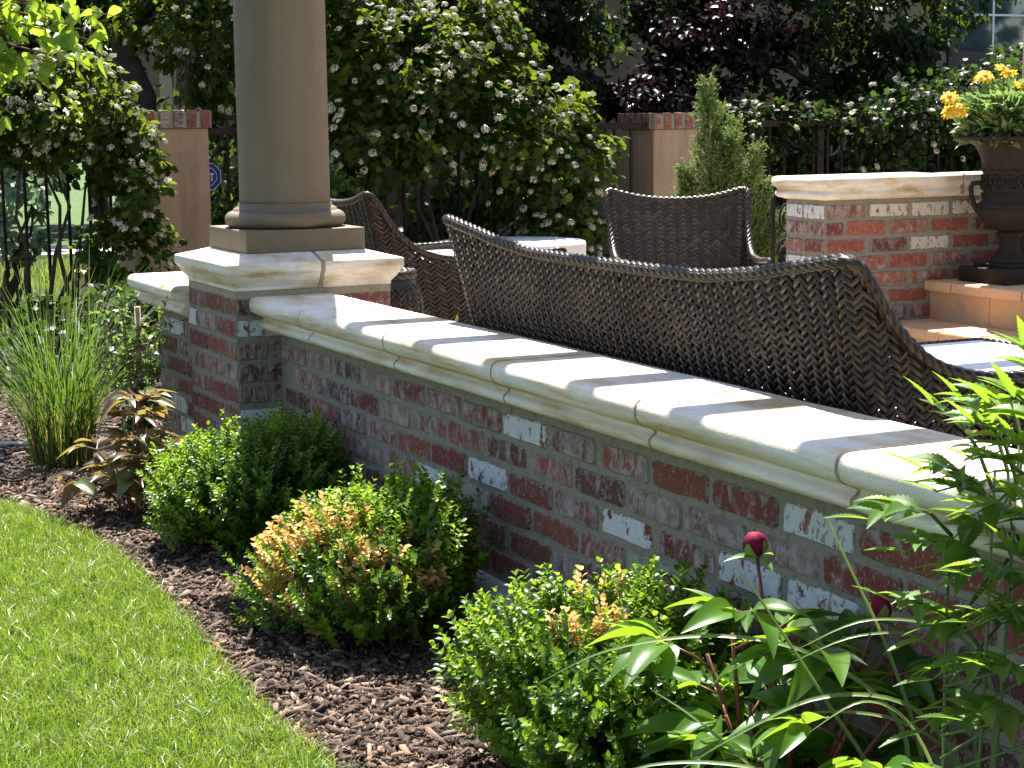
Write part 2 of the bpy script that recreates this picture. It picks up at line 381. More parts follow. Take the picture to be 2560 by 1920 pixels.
def blobs_points(blobs, n, inner=.55):
    """points through the outer shell of several ellipsoids; returns points and outward directions"""
    vol = np.array([b[1][0]*b[1][1]*b[1][2] for b in blobs])**.7; cnt = (vol/vol.sum()*n).astype(int)
    Ps, Ds = [], []
    for i, (b, c) in enumerate(zip(blobs, cnt)):
        rb = np.array(b[1]); mr = float(rb.mean()); nc = max(10, int(c/55)); cr = min(.17, mr*.30)+.03
        dc = nrm(rng.normal(size=(nc, 3))); rc = rng.uniform(inner, 1.0, nc)**.6*lump(dc, i*7+c, .3); cc = np.array(b[0])+dc*rb*rc[:,None]
        k = rng.integers(0, nc, c); off = nrm(rng.normal(size=(c, 3)))*(rng.uniform(0, 1, c)**.45)[:,None]*cr*rng.uniform(.6, 1.3, nc)[k][:,None]
        off[:,2] *= .75; P = cc[k]+off
        Ps.append(P); Ds.append(nrm(off/cr*.8+dc[k]*.7))
    return np.concatenate(Ps), np.concatenate(Ds)

# ------------------------------------------------------------------ ground, lawn, bed, patio
EDGE = [(-1.75, .62), (-1.35, .42), (-.97, .14), (-.885, -.1), (-.82, -.45), (-.79, -.93), (-.81, -1.45), (-.855, -2.15), (-.85, -2.6), (-.82, -3.2), (-.78, -4.2), (-.75, -5.5)]
def smooth_path(pts, n):
    pts = [np.array(p, float) for p in pts]; out = []
    for i in range(len(pts)-1):
        p0, p1, p2, p3 = pts[max(i-1,0)], pts[i], pts[i+1], pts[min(i+2,len(pts)-1)]
        for k in range(n):
            t = k/n
            out.append(.5*((2*p1)+(-p0+p2)*t+(2*p0-5*p1+4*p2-p3)*t*t+(-p0+3*p1-3*p2+p3)*t**3))
    out.append(pts[-1]); return out
edge = np.array(smooth_path(EDGE, 8))
mb = MB(); mb.add([(-300,-300,G-.06),(300,-300,G-.06),(300,300,G-.06),(-300,300,G-.06)], [(0,1,2,3)])
tag(mb.build('ground', M['ground']), kind='structure')
mb = MB()   # the mulch bed: a strip between the lawn edge and the walls
bv = []
for (x, y) in edge: bv += [(x, y, G-.012), (max(.1, x+.3), y, G-.012)]
mb.add(bv, [(2*i, 2*i+1, 2*i+3, 2*i+2) for i in range(len(edge)-1)])
mb.add([(-6,.62,G-.016),(.5,.62,G-.016),(.5,4.2,G-.016),(-6,4.2,G-.016)], [(0,1,2,3)])
mb.add([(-1.75,.60,G-.020),(.1,.10,G-.020),(.1,.70,G-.020),(-1.75,.66,G-.020)], [(0,1,2,3)])
tag(mb.build('mulch_bed', M['soil']), kind='structure')
mb = MB()
lv = []
for (x, y) in edge: lv += [(x-.004, y, G-.006), (-6, y, G-.006)]
mb.add(lv, [(2*i, 2*i+1, 2*i+3, 2*i+2) for i in range(len(edge)-1)])
tag(mb.build('lawn', M['turf']), kind='structure')
mb = MB()
e3 = [(x, y) for x, y in edge]
for i in range(len(e3)-1):
    (x0,y0),(x1,y1) = e3[i], e3[i+1]; d = Vector((x1-x0, y1-y0, 0)).normalized(); s = Vector((-d.y, d.x, 0))*.0032
    z0 = G-.04; z1 = G+.008+.004*math.sin(i*.7)
    a, b = Vector((x0,y0,0)), Vector((x1,y1,0))
    mb.add([a-s+Vector((0,0,z0)), b-s+Vector((0,0,z0)), b+s+Vector((0,0,z0)), a+s+Vector((0,0,z0)), a-s+Vector((0,0,z1)), b-s+Vector((0,0,z1)), b+s+Vector((0,0,z1)), a+s+Vector((0,0,z1))],
           [(4,5,6,7),(0,1,5,4),(2,3,7,6)])
tag(mb.build('lawn_edging', M['edging']), kind='structure')
mb = MB(); mb.tube([(-1.6,1.52,G+.008),(-.95,1.36,G+.01),(-.62,1.22,G+.006)], .012, 6)
tag(mb.build('lawn_edging', M['edging']), kind='structure')
# far lawn and path beyond the fence
mb = MB(); mb.add([(-30,5.3,G-.03),(30,5.3,G-.03),(30,11.6,G-.03),(-30,11.6,G-.03)], [(0,1,2,3)])
tag(mb.build('far_lawn', M['turf']), kind='structure')
mb = MB(); mb.box((-12, 11.6, G-.1), (3.4, 12.9, G+.005)); tag(mb.build('path', M['concrete']), kind='structure')
mb = MB(); mb.box((-.02, -6, PF-.2), (9, .80, PF)); mb.box((.75, .80, PF-.2), (9, 4.2, PF)); tag(mb.build('patio', M['patio']), kind='structure')

def grass(pts, hmin, hmax, wd, lean=.5):
    n = len(pts); h = rng.uniform(hmin, hmax, n); th = rng.uniform(0, 2*np.pi, n); ln = rng.uniform(.05, lean, n)
    d = np.stack([np.cos(th), np.sin(th)], 1); s = np.stack([-d[:,1], d[:,0]], 1)
    ph = rng.uniform(0, np.pi, n); s = np.stack([np.cos(ph), np.sin(ph)], 1)*rng.uniform(.7, 1.2, n)[:,None]*wd
    z0 = pts[:,2]; V = np.zeros((n, 5, 3))
    V[:,0,:2] = pts[:,:2]-s; V[:,1,:2] = pts[:,:2]+s; V[:,0,2] = V[:,1,2] = z0
    mid = pts[:,:2] + d*(h*ln*.35)[:,None]
    V[:,2,:2] = mid-s*.8; V[:,3,:2] = mid+s*.8; V[:,2,2] = V[:,3,2] = z0+h*.6
    V[:,4,:2] = pts[:,:2] + d*(h*ln)[:,None]; V[:,4,2] = z0 + h*(1-.25*ln)
    F = np.array([(0,1,3),(0,3,2),(2,3,4)])[None] + (np.arange(n)*5)[:,None,None]
    return V.reshape(-1,3), F.reshape(-1,3)
def lawn_points(n, xmin, ymin, ymax):
    y = rng.uniform(ymin, ymax, n); xe = np.interp(-y, -edge[:,1], edge[:,0])
    x = xe - .006 - rng.uniform(0, 1, n)*(xe-xmin)
    return np.stack([x, y, np.full(n, G-.008)], 1)
ed_ = lawn_points(3500, -1.2, -3.2, .3); ed_[:,0] = np.interp(-ed_[:,1], -edge[:,1], edge[:,0])+rng.normal(0, .006, len(ed_))
gp = np.concatenate([ed_, lawn_points(88000, -1.75, -2.9, .3), lawn_points(60000, -3.2, -4.2, .5)])
gp = gp[(gp[:,0] > -3.2)]
V, F = grass(gp, .018, .062, .0014, 1.2)
tag(obj('lawn_grass', npmesh('lawn_grass', V, F), lawnmat()), 'short mown green grass of the lawn beside the mulch bed', 'grass', kind='stuff')
fp = np.stack([rng.uniform(-4, 5.5, 26000), 5.4+rng.uniform(0, 1, 26000)**1.2*6.1, np.full(26000, G-.03)], 1)
V, F = grass(fp, .05, .11, .004, .8)
tag(obj('far_grass', npmesh('far_grass', V, F), M['grassblade']), 'sunlit longer grass beyond the iron fence', 'grass', kind='stuff')

# mulch chips
def chips(P, lmin, lmax, seed=1):
    n = len(P); L = lmin+(lmax-lmin)*rng.uniform(0, 1, n)**1.8; W = np.minimum(L*rng.uniform(.07, .34, n), .016)+.001; H = rng.uniform(.0012, .0042, n)
    th = rng.uniform(0, 2*np.pi, n); tilt = rng.normal(0, .30, n)
    d = np.stack([np.cos(th)*np.cos(tilt), np.sin(th)*np.cos(tilt), np.sin(tilt)], 1)
    s = nrm(np.cross(np.tile((0,0,1.), (n,1)) + rng.normal(0, .25, (n,3)), d)); u = np.cross(d, s)
    c = np.array([(-1,-1,-1),(1,-.8,-1),(1,.8,-1),(-1,1,-1),(-1,-.8,1),(.9,-1,1),(1,.7,1),(-.9,.8,1)])
    V = P[:,None,:] + c[None,:,0:1]*d[:,None,:]*(L/2)[:,None,None] + c[None,:,1:2]*s[:,None,:]*(W/2)[:,None,None] + c[None,:,2:3]*u[:,None,:]*H[:,None,None]
    f = np.array([(4,5,6,7),(0,1,5,4),(1,2,6,5),(2,3,7,6),(3,0,4,7)])
    F = f[None] + (np.arange(n)*8)[:,None,None]
    return V.reshape(-1,3), F.reshape(-1,4)
def bed_points(n):
    y = rng.uniform(-3.6, .6, n); xe = np.interp(-y, -edge[:,1], edge[:,0])
    x = xe+.008 + rng.uniform(0, 1, n)*(-.13-xe)
    return np.stack([x, y, G-.004+rng.uniform(0, 1, n)**2*.022], 1)
P1 = bed_points(25000)
P2 = np.stack([rng.uniform(-1.6, .1, 5000), rng.uniform(.5, 2.6, 5000), G-.008+rng.uniform(0, .015, 5000)], 1)
parts_ = [chips(np.concatenate([P1, P2]), .008, .058), chips(bed_points(34000), .003, .016)]
V, F = merge(parts_)
tag(obj('mulch_chips', npmesh('mulch_chips', V, F), M['mulch']), 'brown shredded wood mulch spread between lawn and brick wall', 'mulch', kind='stuff')

# ------------------------------------------------------------------ brick masonry
def brick_mesh(L, H, seed):
    rr = random.Random(seed); mb = MB(); d = .035
    cs = [(rr.uniform(.004, .012), rr.uniform(.004, .010)) for _ in range(4)]
    base = []
    for (sx, sz), (cx_, cz_) in zip(((-1,-1),(1,-1),(1,1),(-1,1)), cs):
        a_ = (sx*(L/2-cx_), sz*H/2); b_ = (sx*L/2, sz*(H/2-cz_))
        base += [b_, a_] if sx*sz > 0 else [a_, b_]
        if sz == -1 and sx == -1: base += [(-L*.17, -H/2), (L*.17, -H/2)]
        if sz == 1 and sx == 1: base += [(L*.17, H/2), (-L*.17, H/2)]
    n_ = len(base); jit = [(rr.uniform(-.0016, .0016), rr.uniform(-.0018, .0018)) for _ in base]
    def ring(y, ins, j):
        return [((x+jx)*(1-ins/(L/2)), y+rr.uniform(-j, j), (z+jz)*(1-ins/(H/2))) for (x, z), (jx, jz) in zip(base, jit)]
    A, B_, C_ = ring(-d, 0, 0), ring(-.0045, 0, .0008), ring(0, .0035, .0008)
    mb.add(A+B_+C_+[(rr.uniform(-.02, .02), .0008, 0)], [(i, (i+1)%n_, n_+(i+1)%n_, n_+i) for i in range(n_)] + [(n_+i, n_+(i+1)%n_, 2*n_+(i+1)%n_, 2*n_+i) for i in range(n_)] + [(2*n_+i, 2*n_+(i+1)%n_, 3*n_) for i in range(n_)])
    # outward is +y: flip winding
    me = bpy.data.meshes.new('brick'); me.from_pydata(mb.v, [], [tuple(reversed(f)) for f in mb.f]); me.materials.append(M['brick'])
    me.polygons.foreach_set('use_smooth', [False]*len(me.polygons))
    return me
BL, BH, BP = .210, .056, .07
BRICKS = [brick_mesh(BL, BH, s) for s in range(8)]
def lay(parent, s0, s1, z, mapping, kind='brick', rot=0, out=.0042):
    me = random.choice(BRICKS); L = abs(s1-s0); c = (s0+s1)/2
    x, y = mapping(c)
    nx, ny = math.cos(rot+math.pi/2), math.sin(rot+math.pi/2)
    e = out + random.uniform(-.002, .003)
    return share('brick', me, M[kind], parent, trs((x+nx*e, y+ny*e, z+random.uniform(-.002, .002)), (random.uniform(-.006,.006), random.uniform(-.007,.007), rot+random.uniform(-.008,.008)), (L/BL, 1, random.uniform(.95, 1.06))))
def pick(white=.03, dark=.14, smear=.34):
    r = random.random()
    return 'brick_white' if r < white else 'brick_dark' if r < white+dark else 'brick_smeared' if r < white+dark+smear else 'brick'

XW = -.118; CZB = -.246; CZT = CZB+.115
gw = thing('garden_wall', (0, 0, 0), 'long low red brick wall with cream coping running from the column pillar to the right foreground', 'wall')
hole = (-2.905, -2.745, -.80, -.705)
mb = MB()
mb.box((XW, -4.9, -.705), (-.03, -.2615, CZB+.004))
mb.box((XW, -4.9, -1.0), (-.03, hole[0], -.705)); mb.box((XW, hole[1], -1.0), (-.03, -.2615, -.705))
mb.box((XW, hole[0], -1.0), (-.03, hole[1], hole[2])); mb.box((-.05, hole[0], hole[2]), (-.032, hole[1], -.705))
mb.build('mortar_core', M['mortar'], gw)
SPECIAL = {(0,-1.904):'brick_white',(2,-1.702):'brick_white',(3,-1.363):'brick_white',(3,-1.594):'brick_green',(2,-2.384):'brick_white',(3,-2.500):'brick_green',
           (0,-3.067):'brick_white',(2,-2.851):'brick_white',(2,-3.080):'brick_white',(1,-.28):'brick_white',(1,-2.269):'brick_dark',(0,-2.372):'brick_smeared',(0,-1.672):'brick_smeared',(0,-2.141):'brick_smeared'}
ANCH = [-1.904, -2.269, -1.702, -1.363, -1.699, -1.82, -1.70, -1.82]
PIT = .2315
used = set()
for row in range(8):
    z = -.267-(row+.5)*BP
    a = ANCH[row]; ys = [a-PIT*k for k in range(-8, 16)]
    for k in range(len(ys)):
        for (r_, y_) in SPECIAL:
            if r_ == row and abs(ys[k]-y_) < .07: ys[k] = y_
    for k in range(len(ys)-1):
        y0 = ys[k]; y1 = ys[k+1]+.0165+random.uniform(-.003, .003)
        if y0 - y1 > .225: y1 = y0-.214
        y0 = min(y0, -.268)
        if y1 > y0-.03 or y1 < -4.85: continue
        if row >= 6 and y0 > -2.5: continue
        if row == 6 and y0 > hole[0] and y1 < hole[1]+.02: continue
        kind = None
        for (r_, y_), kd in SPECIAL.items():
            if r_ == row and abs(ys[k]-y_) < .02: kind = kd
        if kind is None: kind = pick(.02, .13, .62 if row == 0 else .36)
        lay(gw, y0, y1, z, lambda c: (XW, c), kind, R(90))
# cast stone coping
PROF = [(-.03,0),(.076,0),(.089,-.002),(.098,-.009),(.102,-.020),(.102,-.034),(.096,-.046),(.082,-.055),(.064,-.061),(.056,-.066),(.056,-.071),(.062,-.075),(.069,-.081),(.071,-.089),(.066,-.098),(.052,-.105),(.032,-.108),(.030,-.112),(.012,-.115),(-.03,-.115)]
def coping(name, L, parent, loc, rot, back, mat=None, ends=True, seed=0):
    """straight coping stone; local y runs along the wall, -x is the front; back = wall thickness"""
    pf = [(-o, z) for o, z in PROF if o > -.02]
    pb = [(back+o, z) for o, z in reversed(PROF) if o > -.02]
    ring = pf + pb; n = len(ring); mb = MB(); rr = random.Random(seed)
    st = max(2, int(L/.05)); vs = []
    for i in range(st+1):
        y = -L*i/st
        for (x, z) in ring: vs.append((x + rr.uniform(-.0005, .0005), y, z + rr.uniform(-.0005, .0005)))
    fs = [(i*n+k, (i+1)*n+k, (i+1)*n+(k+1)%n, i*n+(k+1)%n) for i in range(st) for k in range(n)]
    e0 = len(vs); vs += vs[:n]+vs[st*n:(st+1)*n]
    fs += [tuple(e0+k for k in range(n)), tuple(e0+n+k for k in range(n-1, -1, -1))]
    mb.add(vs, fs)
    o = mb.build(name, mat or M['cap'], parent, True); o.location = loc; o.rotation_euler = (0, 0, rot)
    return o
WB = .088
joints = [-.262] + [-.7286-.6583*n for n in range(7)]
for k in range(len(joints)-1):
    gap = .004 if k == 0 else .0055
    y0, y1 = joints[k]-(gap if k else 0), joints[k+1]+(.002 if k == 0 else .0055)
    coping('cap_stone', y0-y1, gw, (XW, y0, CZT), 0, WB, seed=k)
for k in range(1, len(joints)-1):   # mortar in the joints, set back a little
    w_ = .003 if k == 1 else .0075
    o = coping('joint_mortar', 2*w_, gw, (XW+.0015, joints[k]+w_, CZT-.0015), 0, WB-.003, M['mortar_joint'])
mb = MB()   # footing ledge with splashed paint
mb.box((-.192, -2.46, -1.0), (XW+.01, -.27, -.694)); fo = mb.build('footing', noisy('limewashed_footing', (.25,.22,.2), (.62,.60,.62), 14, .95, .5, 90, .004, (.52,.50,.52)), gw)

def square_cap(prof, half, zt, parent, c, split, mat):
    """mitred cap on a square pier, cut into two stones at x = split; prof = (overhang, z)"""
    for (sx0, sx1, nm_, mt_, dd_) in ((-9, split-.0065, 'cap_stone', mat, 0), (split+.0065, 9, 'cap_stone', mat, 0), (split-.0064, split+.0064, 'joint_mortar', M['mortar_joint'], .0022)):
        mb = MB(); vs = []; nn = 0; rings = []
        for (o, z) in prof:
            h = half+o-dd_; a, b = max(-h, sx0), min(h, sx1); z = z-dd_*.6
            rings.append([(c[0]+a, c[1]-h, zt+z), (c[0]+b, c[1]-h, zt+z), (c[0]+b, c[1]+h, zt+z), (c[0]+a, c[1]+h, zt+z)])
        for r_ in rings: vs += r_
        n = len(rings)
        fs = [(i*4+k, (i+1)*4+k, (i+1)*4+(k+1)%4, i*4+(k+1)%4) for i in range(n-1) for k in range(4)]
        fs += [(0,1,2,3), tuple((n-1)*4+k for k in (3,2,1,0))]
        mb.add(vs, fs); o_ = mb.build(nm_, mt_, parent)
        bv = o_.modifiers.new('b', 'BEVEL'); bv.width = .003; bv.segments = 2; bv.limit_method = 'ANGLE'; bv.angle_limit = R(25)
# pillar under the column
HB = .261
pl = thing('brick_pillar', (0, 0, 0), 'square red brick pillar with cream cap carrying the round column', 'pillar')
mb = MB(); mb.box((-HB, -HB, -1.0), (HB, HB, -.10)); mb.build('mortar_core', M['mortar'], pl)
for row in range(-1, 10):
    z = -.197-(row+.5)*BP
    odd = row % 2
    # left face (x = -HB), s runs along y
    segs = [(-HB+.002, -HB+.098), (-HB+.112, -HB+.305), (-HB+.32, HB-.004)] if odd else [(-HB+.002, -HB+.20), (-HB+.215, -HB+.415), (-HB+.43, HB-.004)]
    for i, (a, b) in enumerate(segs):
        kd = pick(.02, .1, .25)
        if row == 0 and i == 2: kd = 'brick_white'
        if row == 2 and i == 2 and 0: kd = 'brick_white'
        lay(pl, a, b, z, lambda c: (-HB, c), kd, R(90))
    # right face (y = -HB), s runs along x
    segs = [(-HB+.002, -HB+.10), (-HB+.115, -HB+.155), (.0, .09), (.105, HB-.004)] if row % 2 == 0 and row != 0 and False else None
    if row in (-1, 1, 3, 5, 7, 9): segs = [(-HB+.002, -HB+.098), (-HB+.112, -HB+.31), (-HB+.325, HB-.004)]
    else: segs = [(-HB+.002, -HB+.20), (-HB+.215, -HB+.415), (-HB+.43, HB-.004)]
    for i, (a, b) in enumerate(segs):
        kd = pick(.02, .2, .3)
        if row in (0, 4) and i == 0: kd = 'brick_white'
        if row == 2 and i == 0: kd = 'brick_dark'
        if row in (1, 3) and i == 0: kd = 'brick_smeared'
        lay(pl, a, b, z, lambda c: (c, -HB), kd, R(180))
square_cap([(-.058, 0), (.0377, -.026), (.0377, -.054), (.032, -.060), (.026, -.068), (.020, -.082), (.010, -.094), (.004, -.100), (.004, -.112)], HB, 0, pl, (0, 0), .020, M['cap'])
mb = MB(); mb.box((-HB-.002, -HB-.002, -.136), (HB+.002, HB+.002, -.1135)); mb.build('bed_mortar', M['mortar_joint'], pl)

# the column on it
cl = thing('column', (0, 0, .0005), 'smooth tan round column with moulded base on a square plinth', 'column')
mb = MB(); mb.box((-.2018, -.2018, 0), (.2018, .2018, .0716)); o = mb.build('plinth', M['column'], cl)
bv = o.modifiers.new('b', 'BEVEL'); bv.width = .003; bv.segments = 2
mb = MB(); pr = [(.155, .0722)]
for k in range(15):
    a = -math.pi/2 + math.pi*k/14
    pr.append((.172+.0265*math.cos(a), .0985+.0262*math.sin(a)))
pr += [(.170, .1249), (.170, .1335), (.166, .135), (.159, .139), (.1545, .1445), (.1545, .150), (.151, .152)]
mb.lathe(pr, 72); mb.build('base_moulding', M['column'], cl, True)
mb = MB(); mb.lathe([(.1515, .1515), (.1492, .165), (.1488, .3), (.1492, .6), (.1488, .9), (.146, 1.4), (.140, 1.9), (.134, 2.2)], 72); mb.build('shaft', M['column'], cl, True)
mb = MB(); mb.lathe([(.134, 2.2), (.15, 2.205), (.15, 2.215), (.14, 2.22), (.14, 2.25), (.17, 2.275), (.175, 2.29)], 48); mb.box((-.18, -.18, 2.2905), (.18, .18, 2.33)); mb.build('capital', M['column'], cl)

# second short stretch of wall beyond the pillar
g2 = thing('garden_wall', (0, 0, 0), 'short stretch of low brick wall with cream coping left of and beyond the column pillar', 'wall')
X2 = -.222
mb = MB(); mb.box((X2, HB+.0015, -1.0), (X2+.2, .82, CZB+.004)); mb.build('mortar_core', M['mortar'], g2)
for row in range(8):
    z = -.267-(row+.5)*BP; o_ = .115 if row % 2 else 0
    for (a, b) in ((.266, .266+.19-o_+.005), (.266+.21-o_, .266+.41-o_), (.266+.43-o_, min(.817, .266+.63-o_)), (.266+.645-o_, .817)):
        if b-a > .04: lay(g2, a, b, z, lambda c: (X2, c), pick(.06, .15, .35), R(90))
coping('cap_stone', .59, g2, (X2, .855, CZT), 0, .2, seed=50)

# ------------------------------------------------------------------ raised brick wall at the right with steps
g3 = thing('garden_wall', (0, 0, 0), 'taller red brick wall with cream coping behind the black urn', 'wall')
X3, Y3, T3 = 2.35, .25, .27
mb = MB(); mb.box((X3, Y3, -1.0), (7.2, Y3+T3, .092)); mb.build('mortar_core', M['mortar'], g3)
FARW = {(0, 1), (0, 2), (2, 2), (0, 3)}
for row in range(11):
    z = .066-(row+.5)*BP; o_ = (0, .115, .0)[row % 2]
    k = 0; x = X3+.002
    first = .195 if row % 2 == 0 else .085
    while x < 5.2 and not (row > 6 and x > 2.75):
        L = first if k == 0 else .196
        kd = 'brick_far_white' if (row, k) in FARW else ('brick_clean' if random.random() < .72 else 'brick_smeared' if random.random() < .5 else 'brick_far_white')
        lay(g3, x, x+L, z, lambda c: (c, Y3), kd, R(180)); x += L+.0165; k += 1
    for (a, b) in (((Y3+.003, Y3+.10), (Y3+.115, Y3+T3-.003)) if row % 2 else ((Y3+.003, Y3+.14), (Y3+.155, Y3+T3-.003))):
        lay(g3, a, b, z, lambda c: (X3, c), 'brick_smeared' if row % 3 else 'brick_white', R(90))
# coping with a mitred return: built as one loft round three sides
def loft_cap(path, prof, zt, name, parent, mat):
    mb = MB(); n = len(prof); vs = []
    for (p, nrm_) in path:
        for (o, z) in prof: vs.append((p[0]+nrm_[0]*o, p[1]+nrm_[1]*o, zt+z))
    m_ = len(path)
    fs = [(i*n+k, i*n+k+1, (i+1)*n+k+1, (i+1)*n+k) for i in range(m_-1) for k in range(n-1)]
    mb.add(vs, fs); return mb.build(name, mat, parent, True)
PR3 = [(o_*.62 if o_ > 0 else o_, z_) for o_, z_ in [(-.05,0),(.050,0),(.064,-.003),(.072,-.011),(.075,-.022),(.073,-.032),(.066,-.040),(.052,-.046),(.046,-.052),(.048,-.060),(.054,-.064),(.057,-.071),(.053,-.080),(.040,-.086),(.022,-.088),(.010,-.092)]]
xa, xb = X3, 3.005
pth = [((xb, Y3+T3),(0,1)), ((xa, Y3+T3),(-1,1)), ((xa, Y3),(-1,-1)), ((xb, Y3),(0,-1))]
pth_h = []
for i in range(3):
    (p, a), (q, b) = pth[i], pth[i+1]
    for k in range(8):
        t = k/8; pth_h.append(((p[0]+(q[0]-p[0])*t, p[1]+(q[1]-p[1])*t), (a[0]+(b[0]-a[0])*t, a[1]+(b[1]-a[1])*t)))
pth_s = [((xb, Y3+T3),(0,1)), ((xa+.05, Y3+T3),(0,1)), ((xa, Y3+T3),(-1,1)), ((xa, Y3+T3-.05),(-1,0)), ((xa, Y3+.05),(-1,0)), ((xa, Y3),(-1,-1)), ((xa+.05, Y3),(0,-1)), ((xb, Y3),(0,-1))]
loft_cap(pth_s, PR3, .170, 'cap_stone', g3, M['cap'])
mb = MB(); mb.box((xa-.02, Y3-.02, .10), (xb, Y3+T3+.02, .1685)); mb.build('cap_stone', M['cap'], g3)
x = xb+.012
while x < 7:
    o = coping('cap_stone', .72, g3, (x, Y3, .170), R(90), T3, seed=int(x*10)); x += .732
    o.scale = (.46, 1, .8)
mb = MB(); mb.box((xb-.002, Y3-.036, .085), (xb+.014, Y3+T3+.034, .164)); mb.build('joint_mortar', M['mortar_joint'], g3)

stp = thing('stone_steps', (2.6, -.6, PF), 'tan sandstone steps rising to the right past the urn', 'steps')
stp.location = (0, 0, 0)
def tread(x0, x1, z, th, lens, y1):
    y = y1
    for L in lens:
        mb = MB(); mb.box((x0, y-L+.004, z-th), (x1, y-.004, z)); o = mb.build('tread_slab', M['step'], stp)
        bv = o.modifiers.new('b', 'BEVEL'); bv.width = .007; bv.segments = 2; y -= L
def riser(x0, x1, z0, z1, lens, y1):
    y = y1
    for L in lens:
        mb = MB(); mb.box((x0, y-L+.002, z0), (x1, y-.002, z1)); mb.build('riser_slab', M['step'], stp); y -= L
tread(2.845, 4.2, -.265, .042, (.17, .42, .40, .44, .45), .249)
riser(2.88, 4.2, -.425, -.3075, (.37, .38, .40, .38, .34), .249)
tread(2.60, 3.1, -.425, .042, (.40, .42, .38, .44, .24), .249)
riser(2.635, 3.1, PF, -.4675, (.30, .42, .40, .38, .38), .249)

# ------------------------------------------------------------------ urn with yellow flowers
UC = (3.085, .005, -.2645)
ur = thing('garden_urn', UC, 'dark cast iron pedestal urn with handles on the top step', 'urn')
mb = MB(); mb.box((-.142, -.142, 0), (.142, .142, .062)); mb.box((-.100, -.100, .0625), (.100, .100, .078)); o = mb.build('base', M['urn'], ur)
bv = o.modifiers.new('b', 'BEVEL'); bv.width = .004; bv.segments = 2
mb = MB(); mb.lathe([(.088, .0785), (.084, .086), (.066, .097), (.050, .116), (.040, .145), (.037, .17), (.039, .182), (.049, .186), (.052, .194), (.049, .202), (.041, .206)], 40); mb.build('stem', M['urn'], ur, True)
mb = MB()
mb.lathe([(.040, .205), (.066, .212), (.095, .228), (.117, .252), (.130, .28), (.135, .303)], 96, rfun=lambda i, th: 1+.035*abs(math.sin(th*14))); mb.build('gadrooned_bowl', M['urn'], ur, True)
mb = MB()
mb.lathe([(.137, .302), (.140, .308), (.134, .316), (.115, .33), (.110, .36), (.113, .44), (.117, .48), (.124, .51), (.142, .545), (.162, .562), (.190, .570), (.220, .574), (.230, .580), (.229, .588), (.208, .592), (.18, .58), (.14, .555)], 64); mb.build('body', M['urn'], ur, True)
mb = MB()   # relief band of scrolls
for k in range(26):
    th = 2*math.pi*k/26; c = Vector((math.cos(th), math.sin(th), 0)); t = Vector((-c.y, c.x, 0)); pts = []
    for j in range(14):
        a = j*.62; rr_ = .026*(1-j/15); pts.append(c*.116 + t*(rr_*math.cos(a)) + Vector((0, 0, .40+.03*(-1)**k*.4+rr_*math.sin(a))))
    mb.tube(pts, .004, 5)
for z_ in (.355, .452):
    mb.tube([(.116*math.cos(a), .116*math.sin(a), z_+.004*math.sin(a*16)) for a in [2*math.pi*i/64 for i in range(65)]], .004, 5)
mb.build('relief_band', M['urn'], ur, True)
mb = MB()   # egg and dart rim
for k in range(40):
    th = 2*math.pi*k/40; c = Vector((math.cos(th), math.sin(th), 0)); t = Vector((-c.y, c.x, 0))
    mb.tube([c*.198+Vector((0,0,.591)), c*.213+t*.006+Vector((0,0,.600)), c*.226+Vector((0,0,.595)), c*.232+Vector((0,0,.579))], [.004, .007, .007, .003], 6)
mb.build('rim_ornament', M['urn'], ur, True)
for s in (-1, 1):
    mb = MB(); dv = Vector((math.cos(R(152)), math.sin(R(152)), 0))*s
    mb.tube([dv*.130+Vector((0,0,.285)), dv*.148+Vector((0,0,.315)), dv*.158+Vector((0,0,.35)), dv*.162+Vector((0,0,.382)), dv*.155+Vector((0,0,.399)), dv*.136+Vector((0,0,.402)), dv*.108+Vector((0,0,.398))], [.012, .011, .010, .010, .011, .010, .009], 8)
    mb.build('handle', M['urn'], ur, True)
uf = thing('flowering_plant', (UC[0], UC[1], UC[2]+.54), 'yellow daisy-like flowers with grey-green leaves growing in the urn', 'flowers')
n = 2600; th = rng.uniform(0, 2*np.pi, n); rr_ = np.sqrt(rng.uniform(0, 1, n))*.20; hz = rng.uniform(0, 1, n)**.9*(.25-.45*rr_)
P = np.stack([rr_*np.cos(th), rr_*np.sin(th), .015+hz], 1); D = np.stack([np.cos(th), np.sin(th), rng.uniform(.1, 1.6, n)], 1)+rng.normal(0, .35, (n, 3))
V, F = leafcloud(P, D, rng.uniform(.03, .065, n), .62, T_LEAF); obj('foliage', npmesh('foliage', V, F), M['urnleaf'], uf)
def daisy_mesh():
    mb = MB(); parts = []
    for layer, (np_, L, dz) in enumerate(((13, .036, 0), (12, .030, .003))):
        for k in range(np_):
            a = 2*math.pi*(k+.5*layer)/np_; c = Vector((math.cos(a), math.sin(a), 0)); t = Vector((-c.y, c.x, 0)); dr = random.uniform(-.010, .004)
            mb.add([c*.006+Vector((0,0,dz)), c*L*.55-t*.0055+Vector((0,0,dz+.002)), c*L-t*.0045+Vector((0,0,dz+dr)), c*L*1.04+Vector((0,0,dz+dr-.001)), c*L+t*.0045+Vector((0,0,dz+dr)), c*L*.55+t*.0055+Vector((0,0,dz+.002))], [(0,1,2,3,4,5)])
    me = bpy.data.meshes.new('petals'); me.from_pydata(mb.v, [], mb.f); me.materials.append(M['yellow'])
    mb = MB(); mb.lathe([(.011, 0), (.0115, .004), (.009, .008), (.004, .0105)], 14); m2 = bpy.data.meshes.new('disc'); m2.from_pydata(mb.v, [], mb.f); m2.materials.append(M['disc'])
    return me, m2
PET, DIS = daisy_mesh()
